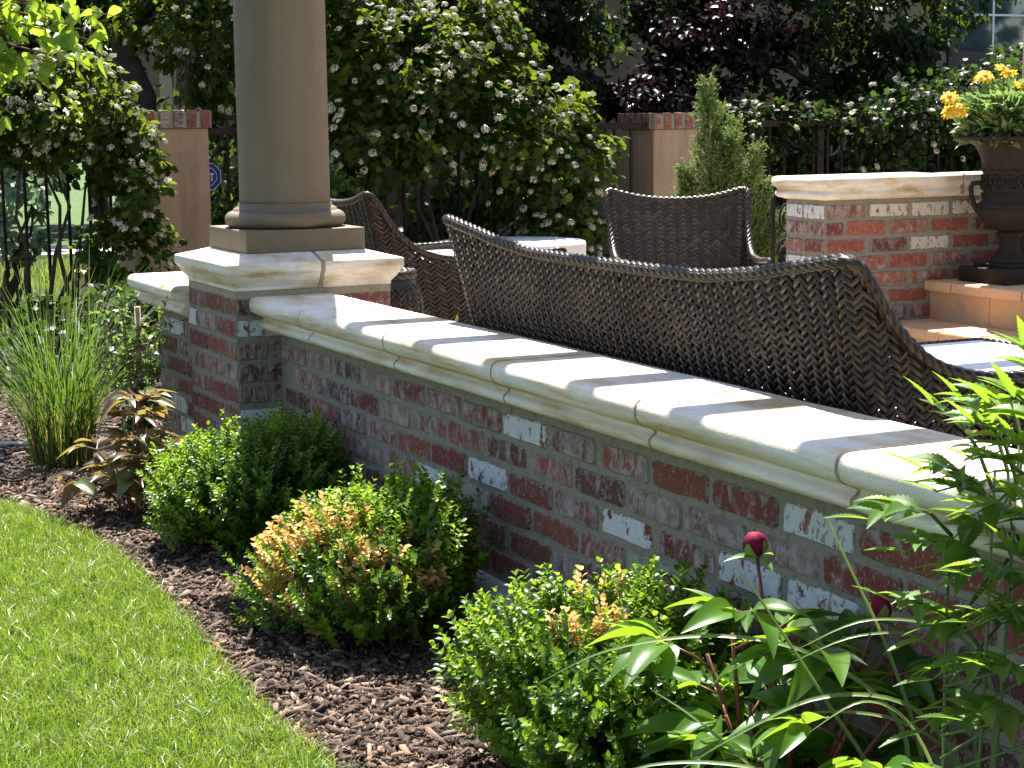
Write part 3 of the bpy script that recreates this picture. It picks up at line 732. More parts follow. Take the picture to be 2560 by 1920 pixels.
for (x, y, z, tx, ty) in ((-.13,.02,.285,-.3,-.5),(-.06,.0,.315,.1,-.5),(-.275,.06,.205,-.6,-.5),(-.285,.05,.150,-.9,-.3),(-.25,.02,.155,-.5,-.9),(-.12,-.05,.185,-.2,-.8),(-.075,-.06,.205,.1,-.7),(-.01,-.05,.245,.2,-.6),(-.17,-.06,.135,-.3,-1.2),(.10,-.02,.31,.2,-.3),(.16,-.06,.26,.5,-.3),(.06,.1,.30,.1,.3),(-.09,.1,.29,-.3,.5),(.2,.05,.20,.9,0)):
    q = Vector((tx, ty, .75)).normalized()
    mb = MB(); mb.tube([(x*.4, y*.4, .02), (x*.75, y*.75, z*.6), (x-q.x*.004, y-q.y*.004, z-.003)], .0028, 5); stm = mb.build('flower_stem', M['stem_green'], uf)
    Mx = Matrix.Translation((x, y, z)) @ q.to_track_quat('Z', 'Y').to_matrix().to_4x4()
    p_ = share('petals', PET, M['yellow'], uf, Mx); share('flower_disc', DIS, M['disc'], p_, Matrix.Identity(4))

# ------------------------------------------------------------------ wicker furniture
def mono(xs, ys):
    d = np.diff(ys)/np.diff(xs); m = np.zeros(len(xs)); m[0], m[-1] = d[0], d[-1]
    for k in range(1, len(xs)-1):
        if d[k-1]*d[k] > 0: m[k] = 2*d[k-1]*d[k]/(d[k-1]+d[k])
    return m
def interp_smooth(keys, s):
    xs = np.array([k[0] for k in keys]); ys = np.array([k[1] for k in keys]); s = np.asarray(s, float); i = np.clip(np.searchsorted(xs, s)-1, 0, len(xs)-2)
    t = np.clip((s-xs[i])/(xs[i+1]-xs[i]), 0, 1); m = mono(xs, ys); h = xs[i+1]-xs[i]
    return (2*t**3-3*t**2+1)*ys[i] + (t**3-2*t**2+t)*h*m[i] + (-2*t**3+3*t**2)*ys[i+1] + (t**3-t**2)*h*m[i+1]
class Shell:
    """U-shaped wicker shell: arm, back, arm. Local x = the way the seat faces, y = across, z from the floor."""
    def __init__(s, W, D, zb, ha, hc, hm, lean=.24, r=.022):
        s.W, s.D, s.zb = W, D, zb
        pts = []; h = W/2
        def arc(cx, cy, a0, a1): 
            for k in range(9):
                a = a0+(a1-a0)*k/8; pts.append((cx+r*math.cos(a), cy+r*math.sin(a)))
        for k in range(12): pts.append((D-(D-r)*k/12, -h))
        arc(r, -h+r, R(270), R(180))
        for k in range(1, 30): pts.append((0, -h+r+(W-2*r)*k/30))
        arc(r, h-r, R(180), R(90))
        for k in range(1, 13): pts.append((r+(D-r)*k/12, h))
        s.p = np.array(pts); seg = np.linalg.norm(np.diff(s.p, axis=0), axis=1); s.s = np.concatenate([[0], np.cumsum(seg)]); s.L = s.s[-1]
        c = D-.01; B = W-.02; qq = min(.42*B, .5)
        s.keys = [(0, ha+.02), (c-.36, ha), (c-.24, ha+.004), (c-.15, hc-.88*(hc-ha)), (c-.10, hc-.72*(hc-ha)), (c-.055, hc-.45*(hc-ha)), (c-.025, hc-.16*(hc-ha)), (c+.005, hc), (c+.27*qq, hc-.30*(hc-hm)), (c+.56*qq, hc-.70*(hc-hm)), (c+qq, hc-.97*(hc-hm)), (c+B*.5, hm), (s.L-c-qq, hc-.97*(hc-hm)), (s.L-c-.56*qq, hc-.70*(hc-hm)), (s.L-c-.27*qq, hc-.30*(hc-hm)), (s.L-c-.005, hc), (s.L-c+.025, hc-.16*(hc-ha)), (s.L-c+.055, hc-.45*(hc-ha)), (s.L-c+.10, hc-.72*(hc-ha)), (s.L-c+.15, hc-.88*(hc-ha)), (s.L-c+.24, ha+.004), (s.L-c+.36, ha), (s.L, ha+.02)]
        s.lean = lean; s.hc = hc; s.ha = ha
    def top(s, q): return interp_smooth(s.keys, np.asarray(q, float))
    def at(s, q, z):
        q = np.asarray(q, float); x = np.interp(q, s.s, s.p[:,0]); y = np.interp(q, s.s, s.p[:,1])
        e = .02; tx = np.interp(q+e, s.s, s.p[:,0])-np.interp(q-e, s.s, s.p[:,0]); ty = np.interp(q+e, s.s, s.p[:,1])-np.interp(q-e, s.s, s.p[:,1])
        l = np.maximum(np.hypot(tx, ty), 1e-9); nx, ny = -ty/l, tx/l      # outward
        k = s.lean*(z-s.zb); h = s.W/2; sm = lambda v: np.clip(v, 0, 1)**2*(3-2*np.clip(v, 0, 1))
        P = np.stack([x-k*sm(1-x/.5), y+np.sign(y)*.42*k*sm((np.abs(y)-h+.35)/.35), z], -1)      # back leans out over a mitred corner
        return P, nrm(np.stack([nx, ny, np.full_like(nx, -.2)], -1))
def ribbons(A, B, NA, NB, w, bulge, off, vary=.12):
    """woven strands from A to B (n,3) lying on a surface, bowed outward in the middle"""
    n = len(A); D = nrm(B-A); Nm = nrm(NA+NB); S = nrm(np.cross(D, Nm)); k = 5; rows = []
    wv = (w*rng.uniform(1-vary, 1+vary, n))[:,None]
    for j in range(k):
        t = j/(k-1); c = A+(B-A)*t + Nm*(off + bulge*(math.sin(math.pi*t)-.25))
        tp = wv*(.75+.25*math.sin(math.pi*t))
        rows += [c-S*tp*.5-Nm*.0022, c+Nm*.0016, c+S*tp*.5-Nm*.0022]
    V = np.stack(rows, 1).reshape(-1, 3); f = []
    for j in range(k-1):
        for a in (0, 1): f.append((j*3+a, j*3+a+1, (j+1)*3+a+1, (j+1)*3+a))
    F = np.array(f)[None]+(np.arange(n)*k*3)[:,None,None]
    return V, F.reshape(-1, 4)
def weave(sh, ds=.0235, dz=.0200, w=.0108):
    parts = []; nc = int(sh.L/ds); ds = sh.L/nc
    for layer, (sgn, off, bl) in enumerate(((1, .004, .0065), (-1, -.008, .004))):
        Aq, Az, Bq, Bz = [], [], [], []
        for c in range(nc):
            s0, s1 = c*ds, (c+1)*ds; t0, t1 = float(sh.top(s0)), float(sh.top(s1)); par = sgn*(1 if c % 2 else -1)
            z = sh.zb+(.3*dz if layer else 0)
            while z < min(t0, t1)-.008:
                Aq.append(s0+.001); Bq.append(s1-.001); Az.append(z-par*dz*.78); Bz.append(z+par*dz*.78); z += dz
        jit = rng.normal(0, .0013, len(Aq))
        Az, Bz = np.array(Az)+jit, np.array(Bz)+jit+rng.normal(0, .001, len(Aq)); Aq, Bq = np.array(Aq), np.array(Bq)
        ex = ds*.22; A, NA = sh.at(np.clip(Aq-ex, 0, sh.L), Az); B, NB = sh.at(np.clip(Bq+ex, 0, sh.L), Bz)
        parts.append(ribbons(A, B, NA, NB, w if layer == 0 else w*1.75, bl, off))
    # upright stakes the strands are woven round
    q = np.arange(1, nc)*ds; zt = sh.top(q)-.01; A, NA = sh.at(q, np.full_like(q, sh.zb)); B, NB = sh.at(q, zt)
    parts.append(ribbons(A, B, NA, NB, .007, 0, -.002))
    V, F = merge(parts); return npmesh('weave', V, F)
def braid(path, normals, rad, step=.032, k=9, w=.011):
    """rolled rim: a core tube wrapped in overlapping strands laid along it"""
    path = np.asarray(path, float); seg = np.linalg.norm(np.diff(path, axis=0), axis=1); s = np.concatenate([[0], np.cumsum(seg)])
    def at(q): return np.stack([np.interp(q, s, path[:,i]) for i in range(3)], -1)
    parts = []
    for j in range(k):
        th = 2*math.pi*j/k; q0 = np.arange(0, s[-1]-step*.3, step)+(j % 2)*step*.5; q1 = np.minimum(q0+step*1.12, s[-1]); q0 = np.clip(q0, 0, s[-1]-.004)
        q1 = np.maximum(q1, q0+.003)
        A, B = at(q0), at(q1); T = nrm(B-A); U = nrm(np.cross(T, np.tile((.31, .17, .93), (len(T), 1)))); W_ = np.cross(T, U)
        sl = .22
        NA = U*math.cos(th-sl)+W_*math.sin(th-sl); NB = U*math.cos(th+sl)+W_*math.sin(th+sl)
        parts.append(ribbons(A+NA*rad, B+NB*rad, NA, NB, w, .0035, 0))
    V, F = merge(parts); return npmesh('rim', V, F)
def round_box(name, a, b, r, mat, parent):
    mb = MB(); mb.box(a, b); o = mb.build(name, mat, parent, True); bv = o.modifiers.new('b', 'BEVEL'); bv.width = r; bv.segments = 4; return o
def wicker_seat(name, loc, rz, W, D, ha, hc, hm, label, cat, cush, group=None, lean=.24, wv=(.0235, .0200, .0108)):
    t = thing(name, loc, label, cat, group, rz); sh = Shell(W, D, .10, ha, hc, hm, lean)
    obj('weave', weave(sh, *wv), M['wicker'], t, True)['kind'] = 'stuff'
    q = np.linspace(0, sh.L, int(sh.L/.02)); P, Nn = sh.at(q, sh.top(q))
    down = np.linspace(.03, 1, 14)
    f0, _ = sh.at(np.zeros(14), sh.zb+(sh.top(0)-sh.zb)*down); f1, _ = sh.at(np.full(14, sh.L), sh.zb+(sh.top(sh.L)-sh.zb)*down[::-1])
    full = np.concatenate([f0[:-1], P, f1[1:]])
    mb = MB(); mb.tube([tuple(p) for p in full], .012, 8); core = mb.build('rim_core', M['wicker'], t, True)
    obj('rim', braid(full, None, .0128, .027, 8, .0088), M['wicker'], t, True)
    mb = MB(); mb.box((.03, -W/2+.03, .12), (D-.02, W/2-.03, .24)); mb.build('seat_base', M['wicker'], t)
    round_box('seat_cushion', (.06, -W/2+.05, .242), (D-.01, W/2-.05, cush), .03, M['cushion'], t)
    for sx in (.06, D-.06):
        for sy in (-W/2+.06, W/2-.06):
            mb = MB(); mb.tube([(sx, sy, 0), (sx, sy, .125)], [.02, .024], 8); mb.build('leg', M['wicker'], t)
    return t
wicker_seat('wicker_sofa', (.255, -2.068, PF), 0, 1.705, .80, .620, .874, .806, 'long brown wicker sofa with flared back seen from behind beside the coping', 'sofa', .44, lean=.24, wv=(.0185, .0168, .0092))
wicker_seat('wicker_chair', (.95, 1.62, PF), R(-2), .74, .72, .565, .850, .80, 'dark wicker armchair half hidden behind the column base', 'chair', .555, 'wicker armchairs on the patio')
wicker_seat('wicker_chair', (2.50, 1.62, PF), R(246), .58, .66, .50, .805, .755, 'dark wicker armchair facing the camera beyond the sofa in front of the juniper', 'chair', .40, 'wicker armchairs on the patio', lean=.16)
# small wicker stool beside the pillar
t = thing('wicker_stool', (.50, .38, PF), 'small brown wicker stool with rounded top right behind the brick pillar', 'stool')
class Drum:
    def __init__(s, r0, r1, zb, h): s.r0, s.r1, s.zb, s.h = r0, r1, zb, h; s.L = 2*math.pi*(r0+r1)/2
    def top(s, q): return np.full(np.shape(q), s.h) if np.shape(q) else s.h
    def at(s, q, z):
        q = np.asarray(q, float); a = q/s.L*2*math.pi; k = np.clip((z-s.zb)/(s.h-s.zb), 0, 1); r = s.r0+(s.r1-s.r0)*k - .03*np.clip((k-.85)/.15, 0, 1)**2
        return np.stack([r*np.cos(a), r*np.sin(a), z], -1), np.stack([np.cos(a), np.sin(a), np.zeros_like(a)], -1)
d_ = Drum(.165, .125, .02, .585)
obj('weave', weave(d_), M['wicker'], t, True)['kind'] = 'stuff'
mb = MB(); mb.lathe([(.15, 0), (.155, .03), (.118, .57), (.10, .60), (.05, .612)], 28); mb.build('core', M['wicker'], t, True)
obj('rim', braid([(.105*math.cos(a), .105*math.sin(a), .592) for a in np.linspace(0, 2*math.pi, 50)], None, .016), M['wicker'], t, True)

# coffee table with a pale top and woven border
ct = thing('coffee_table', (1.575, -1.72, PF), 'low table with flat pale top and dark woven border beyond the sofa arm', 'table')
round_box('table_top', (-.305, -.475, .402), (.305, .475, .432), .006, M['cushion'], ct)
hx, hy, zz = .318, .488, .427
loop = [(-hx,-hy,zz),(hx,-hy,zz),(hx,hy,zz),(-hx,hy,zz),(-hx,-hy,zz)]
pp = [tuple(np.array(loop[i])*(1-k/20)+np.array(loop[i+1])*(k/20)) for i in range(4) for k in range(20)]+[loop[0]]
obj('woven_border', braid(pp, None, .009, .03, 6, .008), M['wicker'], ct, True)
mb = MB(); mb.box((-.31, -.48, .28), (.31, .48, .40)); mb.build('apron', M['wicker'], ct)
for sx in (-.28, .28):
    for sy in (-.45, .45):
        mb = MB(); mb.box((sx-.025, sy-.025, 0), (sx+.025, sy+.025, .279)); mb.build('leg', M['wicker'], ct)
# round concrete table
dt = thing('round_table', (2.73, 3.93, PF), 'round pale concrete drum table between the sofa and the flowering shrub', 'table')
mb = MB(); mb.lathe([(.40, 0), (.40, .26)], 48); mb.build('pedestal', M['drum'], dt, True)
mb = MB(); mb.lathe([(.43, .2605), (.448, .266), (.452, .28), (.452, .418), (.447, .428), (.435, .432), (.2, .4325), (0.01, .4325)], 64); o = mb.build('table_top', M['drum'], dt, True)

# ------------------------------------------------------------------ pergola overhead (its shadows fall on the coping)
pg = thing('pergola', (0, 0, 0), 'tan timber pergola of parallel rafters on a beam above the column', 'pergola')
mb = MB(); mb.box((.10, -.95, 2.3305), (.18, .34, 2.45)); mb.build('beam', M['wood'], pg)
mb = MB(); mb.box((.58, -4.6, 2.3305), (.66, .34, 2.45)); mb.build('beam', M['wood'], pg)
mb = MB(); mb.box((3.35, -4.6, 2.3305), (3.43, .34, 2.45)); mb.build('beam', M['wood'], pg)
KY = math.cos(EL)*math.sin(AZ)/math.sin(EL)
rw, rd, rh = .038, .185, 2.4505
for k, ysh in enumerate([-1.10, -1.572, -1.985, -2.398, -2.813, -3.235, -3.65, -4.06, -4.47]):
    y1 = ysh + (rh-CZT)*KY         # near edge of the shadow comes from the far lower edge
    mb = MB(); mb.box((.165, y1-rw, rh), (3.75, y1, rh+rd)); mb.build('rafter', M['wood'], pg)
for (x, y) in ((3.405, .1), (3.405, -4.4), (.62, -4.45)):
    z0 = PF
    mb = MB(); mb.lathe([(.15, z0), (.149, z0+1), (.134, 2.33)], 40); o = mb.build('post', M['column'], pg, True); o.location = (x, y, 0)

# ------------------------------------------------------------------ fence and stucco piers
FY = 4.8
def fence(x0, x1, label):
    t = thing('iron_fence', (x0, FY, G), label, 'fence', 'runs of brown iron fence'); z = lambda w_: w_-G
    for (a, b) in ((.345, .385), (-.62, -.585)):
        mb = MB(); mb.box((0, -.02, z(a)), (x1-x0, .02, z(b))); mb.build('rail', M['iron'], t)
    mb = MB(); mb.box((-.008, -.008, 0), (.008, .008, z(.345))); me = None
    n_ = int((x1-x0)/.121)
    for k in range(1, n_):
        x = k*(x1-x0)/n_
        if me is None: o = mb.build('bar', M['iron'], t, loc=(x, 0, 0)); me = o.data
        else: share('bar', me, M['iron'], t, trs((x, 0, 0)))
    x = .9
    while x < x1-x0-.1:
        mb = MB(); mb.box((x-.025, -.025, 0), (x+.025, .025, z(.42))); mb.build('post', M['iron'], t); x += 2.4
    return t
fence(-2.6, .70, 'brown iron fence at the far left beside the tan stucco pier')
fence(1.165, 4.18, 'brown iron fence between the two stucco piers behind the white-flowered shrub')
fence(4.66, 10.5, 'brown iron fence at the right behind the brick wall and urn')
def scroll(x, y, z, s, parent):
    mb = MB(); pts = []
    for j in range(40):
        a = j*.30; rr_ = .075*(1-j/46); pts.append((rr_*math.cos(a)*s, 0, rr_*math.sin(a)))
    mb.tube(pts, .006, 5); o = mb.build('scroll', M['iron'], parent, True); o.location = (x, y, z)
gt = thing('iron_gate', (2.50, .84, PF), 'narrow dark iron gate end with scrollwork just left of the taller brick wall', 'gate')
for x in (.0, .13):
    mb = MB(); mb.box((x-.007, -.007, 0), (x+.007, .007, .80)); mb.build('bar', M['iron'], gt)
for (z, s_) in ((.70, .55), (.55, -.55), (.40, .55)):
    scroll(.065, 0, z, s_, gt)
def pier(x0, x1, ztop, label, plum=False):
    t = thing('stucco_pier', ((x0+x1)/2, FY, G), label, 'pier', 'tan stucco piers of the fence'); hw = (x1-x0)/2
    H = ztop-G
    mb = MB(); mb.box((-hw, -.06, 0), (hw, 2*hw-.06, H)); o = mb.build('body', M['stucco'], t); bv = o.modifiers.new('b', 'BEVEL'); bv.width = .012; bv.segments = 3
    n_ = int((2*hw+.05)/.073)
    mb = MB(); mb.box((-hw-.012, -.072, H+.0005), (hw+.012, 2*hw-.048, H+.095)); mb.build('mortar_core', M['mortar'], t)
    for k in range(n_):
        x = -hw-.02+(k+.5)*(2*hw+.04)/n_
        share('brick', random.choice(BRICKS), M[random.choice(['brick', 'brick', 'brick_smeared', 'brick_dark', 'brick'])], t, trs((x, -.084, H+.052), (0, R(90), R(180)), (.5, 1, 1.02)))
    for k in range(n_):
        y = -.06+(k+.5)*(2*hw)/n_
        for sx, rot in ((-1, R(90)), (1, R(-90))):
            share('brick', random.choice(BRICKS), M['brick'], t, trs((sx*(hw+.024), y, H+.052), (0, R(90), rot), (.5, 1, 1.02)))
    return t
pier(.706, 1.161, .388, 'tan stucco pier with red brick cap left of the column')
pier(4.19, 4.64, .342, 'tan stucco pier with brick cap behind the juniper')

# blue octagonal yard sign behind the pier
sg = thing('yard_sign', (1.315, 5.30, G), 'blue octagonal yard sign with white outline beside the stucco pier', 'sign', rz=R(6))
def ngon(r, z0, y0, y1, mat, name, rot=R(22.5), n=8, parent=sg):
    mb = MB(); vs = [(r*math.cos(rot+2*math.pi*k/n), y, z0+r*math.sin(rot+2*math.pi*k/n)) for y in (y0, y1) for k in range(n)]
    mb.add(vs, [tuple(range(n)), tuple(range(2*n-1, n-1, -1))]+[(k, n+k, n+(k+1)%n, (k+1)%n) for k in range(n)]); return mb.build(name, mat, parent)
SZ = .085-G
ngon(.092, SZ, .0, .006, M['sign_white'], 'panel'); ngon(.086, SZ, -.002, .001, M['sign_blue'], 'blue_field')
ngon(.060, SZ, -.004, -.0025, M['sign_white'], 'white_line'); ngon(.055, SZ, -.0055, -.0045, M['sign_blue'], 'inner_field')
mb = MB(); mb.box((-.038, -.0075, SZ-.028), (-.028, -.006, SZ+.022)); mb.box((-.015, -.0075, SZ-.028), (-.006, -.006, SZ+.022)); mb.box((.016, -.0075, SZ-.028), (.026, -.006, SZ+.012)); mb.box((.006, -.0075, SZ+.0125), (.036, -.006, SZ+.022)); mb.build('letters', M['sign_white'], sg)
mb = MB(); mb.box((-.008, .007, 0), (.008, .014, SZ)); mb.build('stake', M['sign_white'], sg)

# ------------------------------------------------------------------ house behind
HY = 9.0
hs = thing('house', (6, HY, G), 'tan stucco house with grey stone base and dark framed window behind the trees', 'house'); hs.location = (0, 0, 0)
wx0, wx1, wz0, wz1 = 10.16, 11.36, .985, 2.45
mb = MB(); z0, z1 = G-.1, 4.2
mb.box((3.8, HY, z0), (wx0, HY+.3, z1)); mb.box((wx1, HY, z0), (17, HY+.3, z1)); mb.box((wx0, HY, z0), (wx1, HY+.3, wz0)); mb.box((wx0, HY, wz1), (wx1, HY+.3, z1))
mb.box((3.8, HY+.3, z0), (4.1, 17, z1)); mb.build('wall', M['house_stucco'], hs)
mb = MB(); mb.box((3.3, HY-.5, z1), (17.4, 17, z1+.15)); mb.build('roof', M['stone'], hs)
win = MB()
for (a, b) in (((wx0-.06, HY-.03, wz0-.06), (wx0+.07, HY+.13, wz1)), ((wx1-.07, HY-.03, wz0-.06), (wx1+.06, HY+.13, wz1)), ((wx0+.07, HY-.03, wz0-.06), (wx1-.07, HY+.13, wz0+.06)), ((wx0+.07, HY-.03, wz1-.06), (wx1-.07, HY+.13, wz1))): win.box(a, b)
wn = win.build('window', M['darkframe'], hs)
mb = MB(); mb.box((wx0+.07, HY+.09, wz0+.06), (wx1-.07, HY+.10, wz1-.06)); mb.build('pane', M['glass'], wn)
mb = MB(); mb.box((wx0+.59, HY+.08, wz0+.061), (wx0+.612, HY+.089, wz1-.061)); mb.box((wx0+.07, HY+.079, wz0+.42), (wx1-.07, HY+.088, wz0+.44)); mb.build('muntin', M['sign_white'], wn)
mb = MB(); mb.box((wx0-.1, HY-.08, wz0-.16), (wx1+.1, HY+.04, wz0-.0605)); mb.build('sill', M['darkframe'], hs)
mb = MB(); mb.box((9.05, HY-.12, z0), (9.42, HY-.001, z1)); mb.build('chimney_breast', M['house_stucco'], hs)
# stone clad entry wall seen between pier and column
sw = thing('stone_wall', (2.2, 8.3, G), 'grey rough stone wall in shade seen between the stucco pier and the column', 'wall')
mb = MB(); mb.box((-.25, .03, 0), (1.5, .4, 1.75)); mb.build('mortar_core', M['mortar'], sw)
z = .0
while z < 1.7:
    h = random.uniform(.12, .2); x = -.25
    while x < 1.45:
        L = min(random.uniform(.18, .42), 1.5-x)
        mb = MB(); e = random.uniform(.0, .02); q = lambda: random.uniform(-.012, .012)
        v = [(x+.008+q(), -.01-e+q()*.4, z+.008+q()), (x+L-.008+q(), -.01-e+q()*.4, z+.008+q()), (x+L-.008+q(), -.01-e+q()*.4, z+h-.008+q()), (x+.008+q(), -.01-e+q()*.4, z+h-.008+q())]
        mb.add(v+[(a, .05, c) for a, b, c in v], [(0,1,2,3),(0,4,5,1),(1,5,6,2),(2,6,7,3),(3,7,4,0)]); mb.build('stone_block', M['stone'], sw); x += L
    z += h
mb = MB(); mb.box((1.0, 7.2, G-.1), (3.6, 7.9, G+.14)); tag(mb.build('entry_step', M['step']), 'low pinkish stone step in front of the grey stone wall', 'step')

# ------------------------------------------------------------------ shrubs and trees
def limb(mb, p, q, r0, r1, wob=.06, n=6):
    p, q = Vector(p), Vector(q); L = (q-p).length; pts = [p.lerp(q, i/(n-1)) + Vector((random.uniform(-1,1), random.uniform(-1,1), random.uniform(-.5,.5)))*wob*L*.3*math.sin(math.pi*i/(n-1)) for i in range(n)]
    mb.tube(pts, [r0+(r1-r0)*i/(n-1) for i in range(n)], 7)
def floret_mesh(seed):
    rr = np.random.default_rng(seed); d = nrm(rr.normal(size=(46, 3))); d[:,2] = np.where(d[:,2] < -.25, -d[:,2], d[:,2])
    P = d*np.array((1, 1, .72))*rr.uniform(.72, 1.0, (46, 1)); t1 = nrm(np.cross(d, rr.normal(size=(46, 3)))); t2 = np.cross(d, t1); r_ = rr.uniform(.17, .27, (46, 1))
    V = np.stack([P+t1*r_-d*.08, P+t2*r_-d*.08, P-t1*r_-d*.08, P-t2*r_-d*.08, P+d*.06], 1).reshape(-1, 3)
    F = (np.array([(0,1,4),(1,2,4),(2,3,4),(3,0,4)])[None]+(np.arange(46)*5)[:,None,None]).reshape(-1, 3)
    me = npmesh('flower_cluster', V, F); me.materials.append(M['florets']); return me
FLOR = [floret_mesh(s) for s in range(5)]
def shrub(name, base, blobs, nleaf, size, mat, label, cat, tpl=T_LOBE, group=None, flowers=0, frad=.021, fface=(-.43, -.89, .25), stems=7, down=.35, wid=.9, inner=.4, fbias=None):
    t = thing(name, base, label, cat, group); b0 = np.array(base)
    B = [((np.array(c)-b0), r_) for c, r_ in blobs]
    P, D = blobs_points(B, nleaf, inner)
    k = P[:,2] > .02; P, D = P[k], D[k]
    Dd = D*.7 + rng.normal(0, .55, D.shape) + np.array((0, 0, -down))
    V, F = leafcloud(P, Dd, rng.uniform(size*.65, size*1.25, len(P)), wid, tpl, upv=D+np.array((0, 0, .7)), roll=.7)
    obj('foliage', npmesh('foliage', V, F), mat, t)
    mb = MB()
    for i in range(stems):
        c, r_ = B[i % len(B)]; a = rng.uniform(0, 6.28); q = np.array(c)+np.array((math.cos(a)*r_[0]*.4, math.sin(a)*r_[1]*.4, -r_[2]*.1))
        limb(mb, (rng.normal(0, .08), rng.normal(0, .08), 0), q, .016, .005, .25)
    mb.build('stems', M['bark'], t)
    if flowers:
        ff = np.array(fface); got = 0; tries = 0
        while got < flowers and tries < flowers*12:
            tries += 1; i = random.choices(range(len(B)), [b[1][0]*b[1][2] for b in B])[0]; c, r_ = B[i]
            d = nrm(rng.normal(size=3)); 
            if d@ff < .12: continue
            p = np.array(c)+d*np.array(r_)*rng.uniform(.92, 1.12)
            if p[2] < .05 or any((((p-np.array(c2))/np.array(r2_))**2).sum() < .6 for j, (c2, r2_) in enumerate(B) if j != i): continue
            q = Vector(tuple(d*.6+np.array((0, 0, .5)))).normalized(); s = frad*rng.uniform(.75, 1.15)
            share('flower_cluster', random.choice(FLOR), M['florets'], t, Matrix.Translation(tuple(p)) @ q.to_track_quat('Z', 'Y').to_matrix().to_4x4() @ Matrix.Diagonal((s, s, s, 1))); got += 1
    return t
NB = 'white-flowered shrubs along the fence'
shrub('flowering_shrub', (2.75, 4.95, G), [((2.35,4.75,.72),(.62,.38,.42)),((2.95,4.62,.42),(.66,.36,.40)),((3.25,4.5,.10),(.46,.30,.36)),((2.2,4.7,.32),(.50,.32,.30)),((3.35,4.42,-.28),(.30,.24,.34)),((2.0,5.0,1.05),(.55,.35,.30)),((2.9,4.95,.95),(.5,.3,.25))], 11500, .062, M['ninebark'],
      'large shrub covered in round white flower clusters behind the sofa', 'shrub', group=NB, flowers=290, frad=.028)
shrub('flowering_shrub', (.2, 4.75, G), [((.30,4.55,.52),(.42,.32,.30)),((.55,4.5,.28),(.26,.28,.26)),((.60,4.42,.02),(.18,.22,.24)),((.55,4.40,-.32),(.24,.24,.34)),((.0,4.6,.42),(.3,.3,.22))], 5200, .055, M['ninebark'],
      'white-flowered shrub hanging over the iron fence at the left of the stucco pier', 'shrub', group=NB, flowers=120, frad=.028)
shrub('flowering_shrub', (1.35, 5.6, G), [((1.30,5.3,.80),(.34,.3,.36)),((1.52,5.25,1.15),(.4,.3,.3)),((1.15,5.5,1.1),(.35,.3,.3))], 3600, .055, M['ninebark'],
      'white-flowered shrub rising above the stucco pier left of the column', 'shrub', group=NB, flowers=46, frad=.028)
shrub('flowering_shrub', (6.9, 5.3, G), [((6.5,4.9,.30),(.8,.35,.35)),((7.3,4.9,.4),(.6,.35,.5)),((5.7,4.95,.15),(.6,.3,.35)),((6.7,5.0,-.2),(.9,.3,.3)),((5.2,4.9,.3),(.4,.25,.2))], 9000, .055, M['darkleaf'],
      'dim white-flowered climber on the fence behind the urn', 'shrub', group=NB, flowers=60, frad=.028)
shrub('leafy_shrub', (1.9, 5.5, G), [((1.9,5.4,-.2),(.5,.3,.5)),((2.6,5.4,-.3),(.5,.3,.5)),((3.3,5.3,-.2),(.5,.3,.5))], 5200, .06, M['midleaf'],
      'leafy green undergrowth behind the fence bars below the white-flowered shrub', 'shrub')
# bare canes of the undergrowth in front of the fence
shrub('leafy_shrub', (1.55, 4.55, G), [((1.6,4.5,-.1),(.28,.2,.35)),((1.9,4.5,-.3),(.3,.2,.3))], 1500, .055, M['midleaf'], 'loose green shrub low at the fence just right of the column', 'shrub', flowers=8)
shrub('leafy_shrub', (.15, 2.9, G), [((.1,2.8,-.66),(.45,.35,.26)),((-.4,3.0,-.68),(.5,.35,.24)),((.40,3.4,-.6),(.25,.3,.28))], 3000, .05, M['darkleaf'], 'low dark green shrub behind the tall grass clump', 'shrub')
def tree(name, base, top, blobs, nleaf, size, mat, label, tpl=T_LEAF, r=.06, group='trees behind the fence', down=.5, wid=.8, inner=.35):
    t = thing(name, base, label, 'tree', group); b0 = np.array(base)
    B = [((np.array(c)-b0), r_) for c, r_ in blobs]
    P, D = blobs_points(B, nleaf, inner); k = P[:,2] > .1; P, D = P[k], D[k]
    V, F = leafcloud(P, D*.6+rng.normal(0, .6, D.shape)+np.array((0, 0, -down)), rng.uniform(size*.6, size*1.25, len(P)), wid, tpl, upv=D+np.array((0, 0, .8)), roll=.8)
    obj('crown', npmesh('crown', V, F), mat, t)
    mb = MB(); tp = np.array(top)-b0; limb(mb, (0, 0, 0), tp, r, r*.55, .12, 8)
    for c, r_ in B: limb(mb, tp*random.uniform(.45, .9), np.array(c)+np.array((0, 0, r_[2]*.2)), r*.4, r*.1, .25)
    mb.build('trunk', M['bark'], t, True); return t
tree('plum_tree', (5.0, 5.9, G), (5.0, 5.9, .8), [((5.0,5.6,.62),(.5,.4,.34)),((5.45,5.7,.95),(.5,.45,.38)),((4.6,5.6,.50),(.35,.3,.25)),((4.9,5.7,1.0),(.35,.3,.25))], 4600, .06, M['plum'], 'dark purple-leaved plum tree above the far stucco pier')
tree('maple_tree', (6.6, 6.3, G), (6.6, 6.3, 1.3), [((5.9,6.0,1.2),(.85,.5,.55)),((6.8,6.0,1.0),(.8,.5,.55)),((6.2,5.9,.5),(.8,.4,.5)),((7.2,5.9,.55),(.7,.4,.5)),((6.6,6.2,2.0),(1.2,.7,.7)),((7.8,6.2,1.7),(.9,.6,.6)),((4.7,6.1,1.35),(.9,.5,.45)),((4.2,6.0,.7),(.5,.4,.4))], 13500, .075, M['darkleaf'], 'dark green leafy tree in front of the house at the right', r=.08)
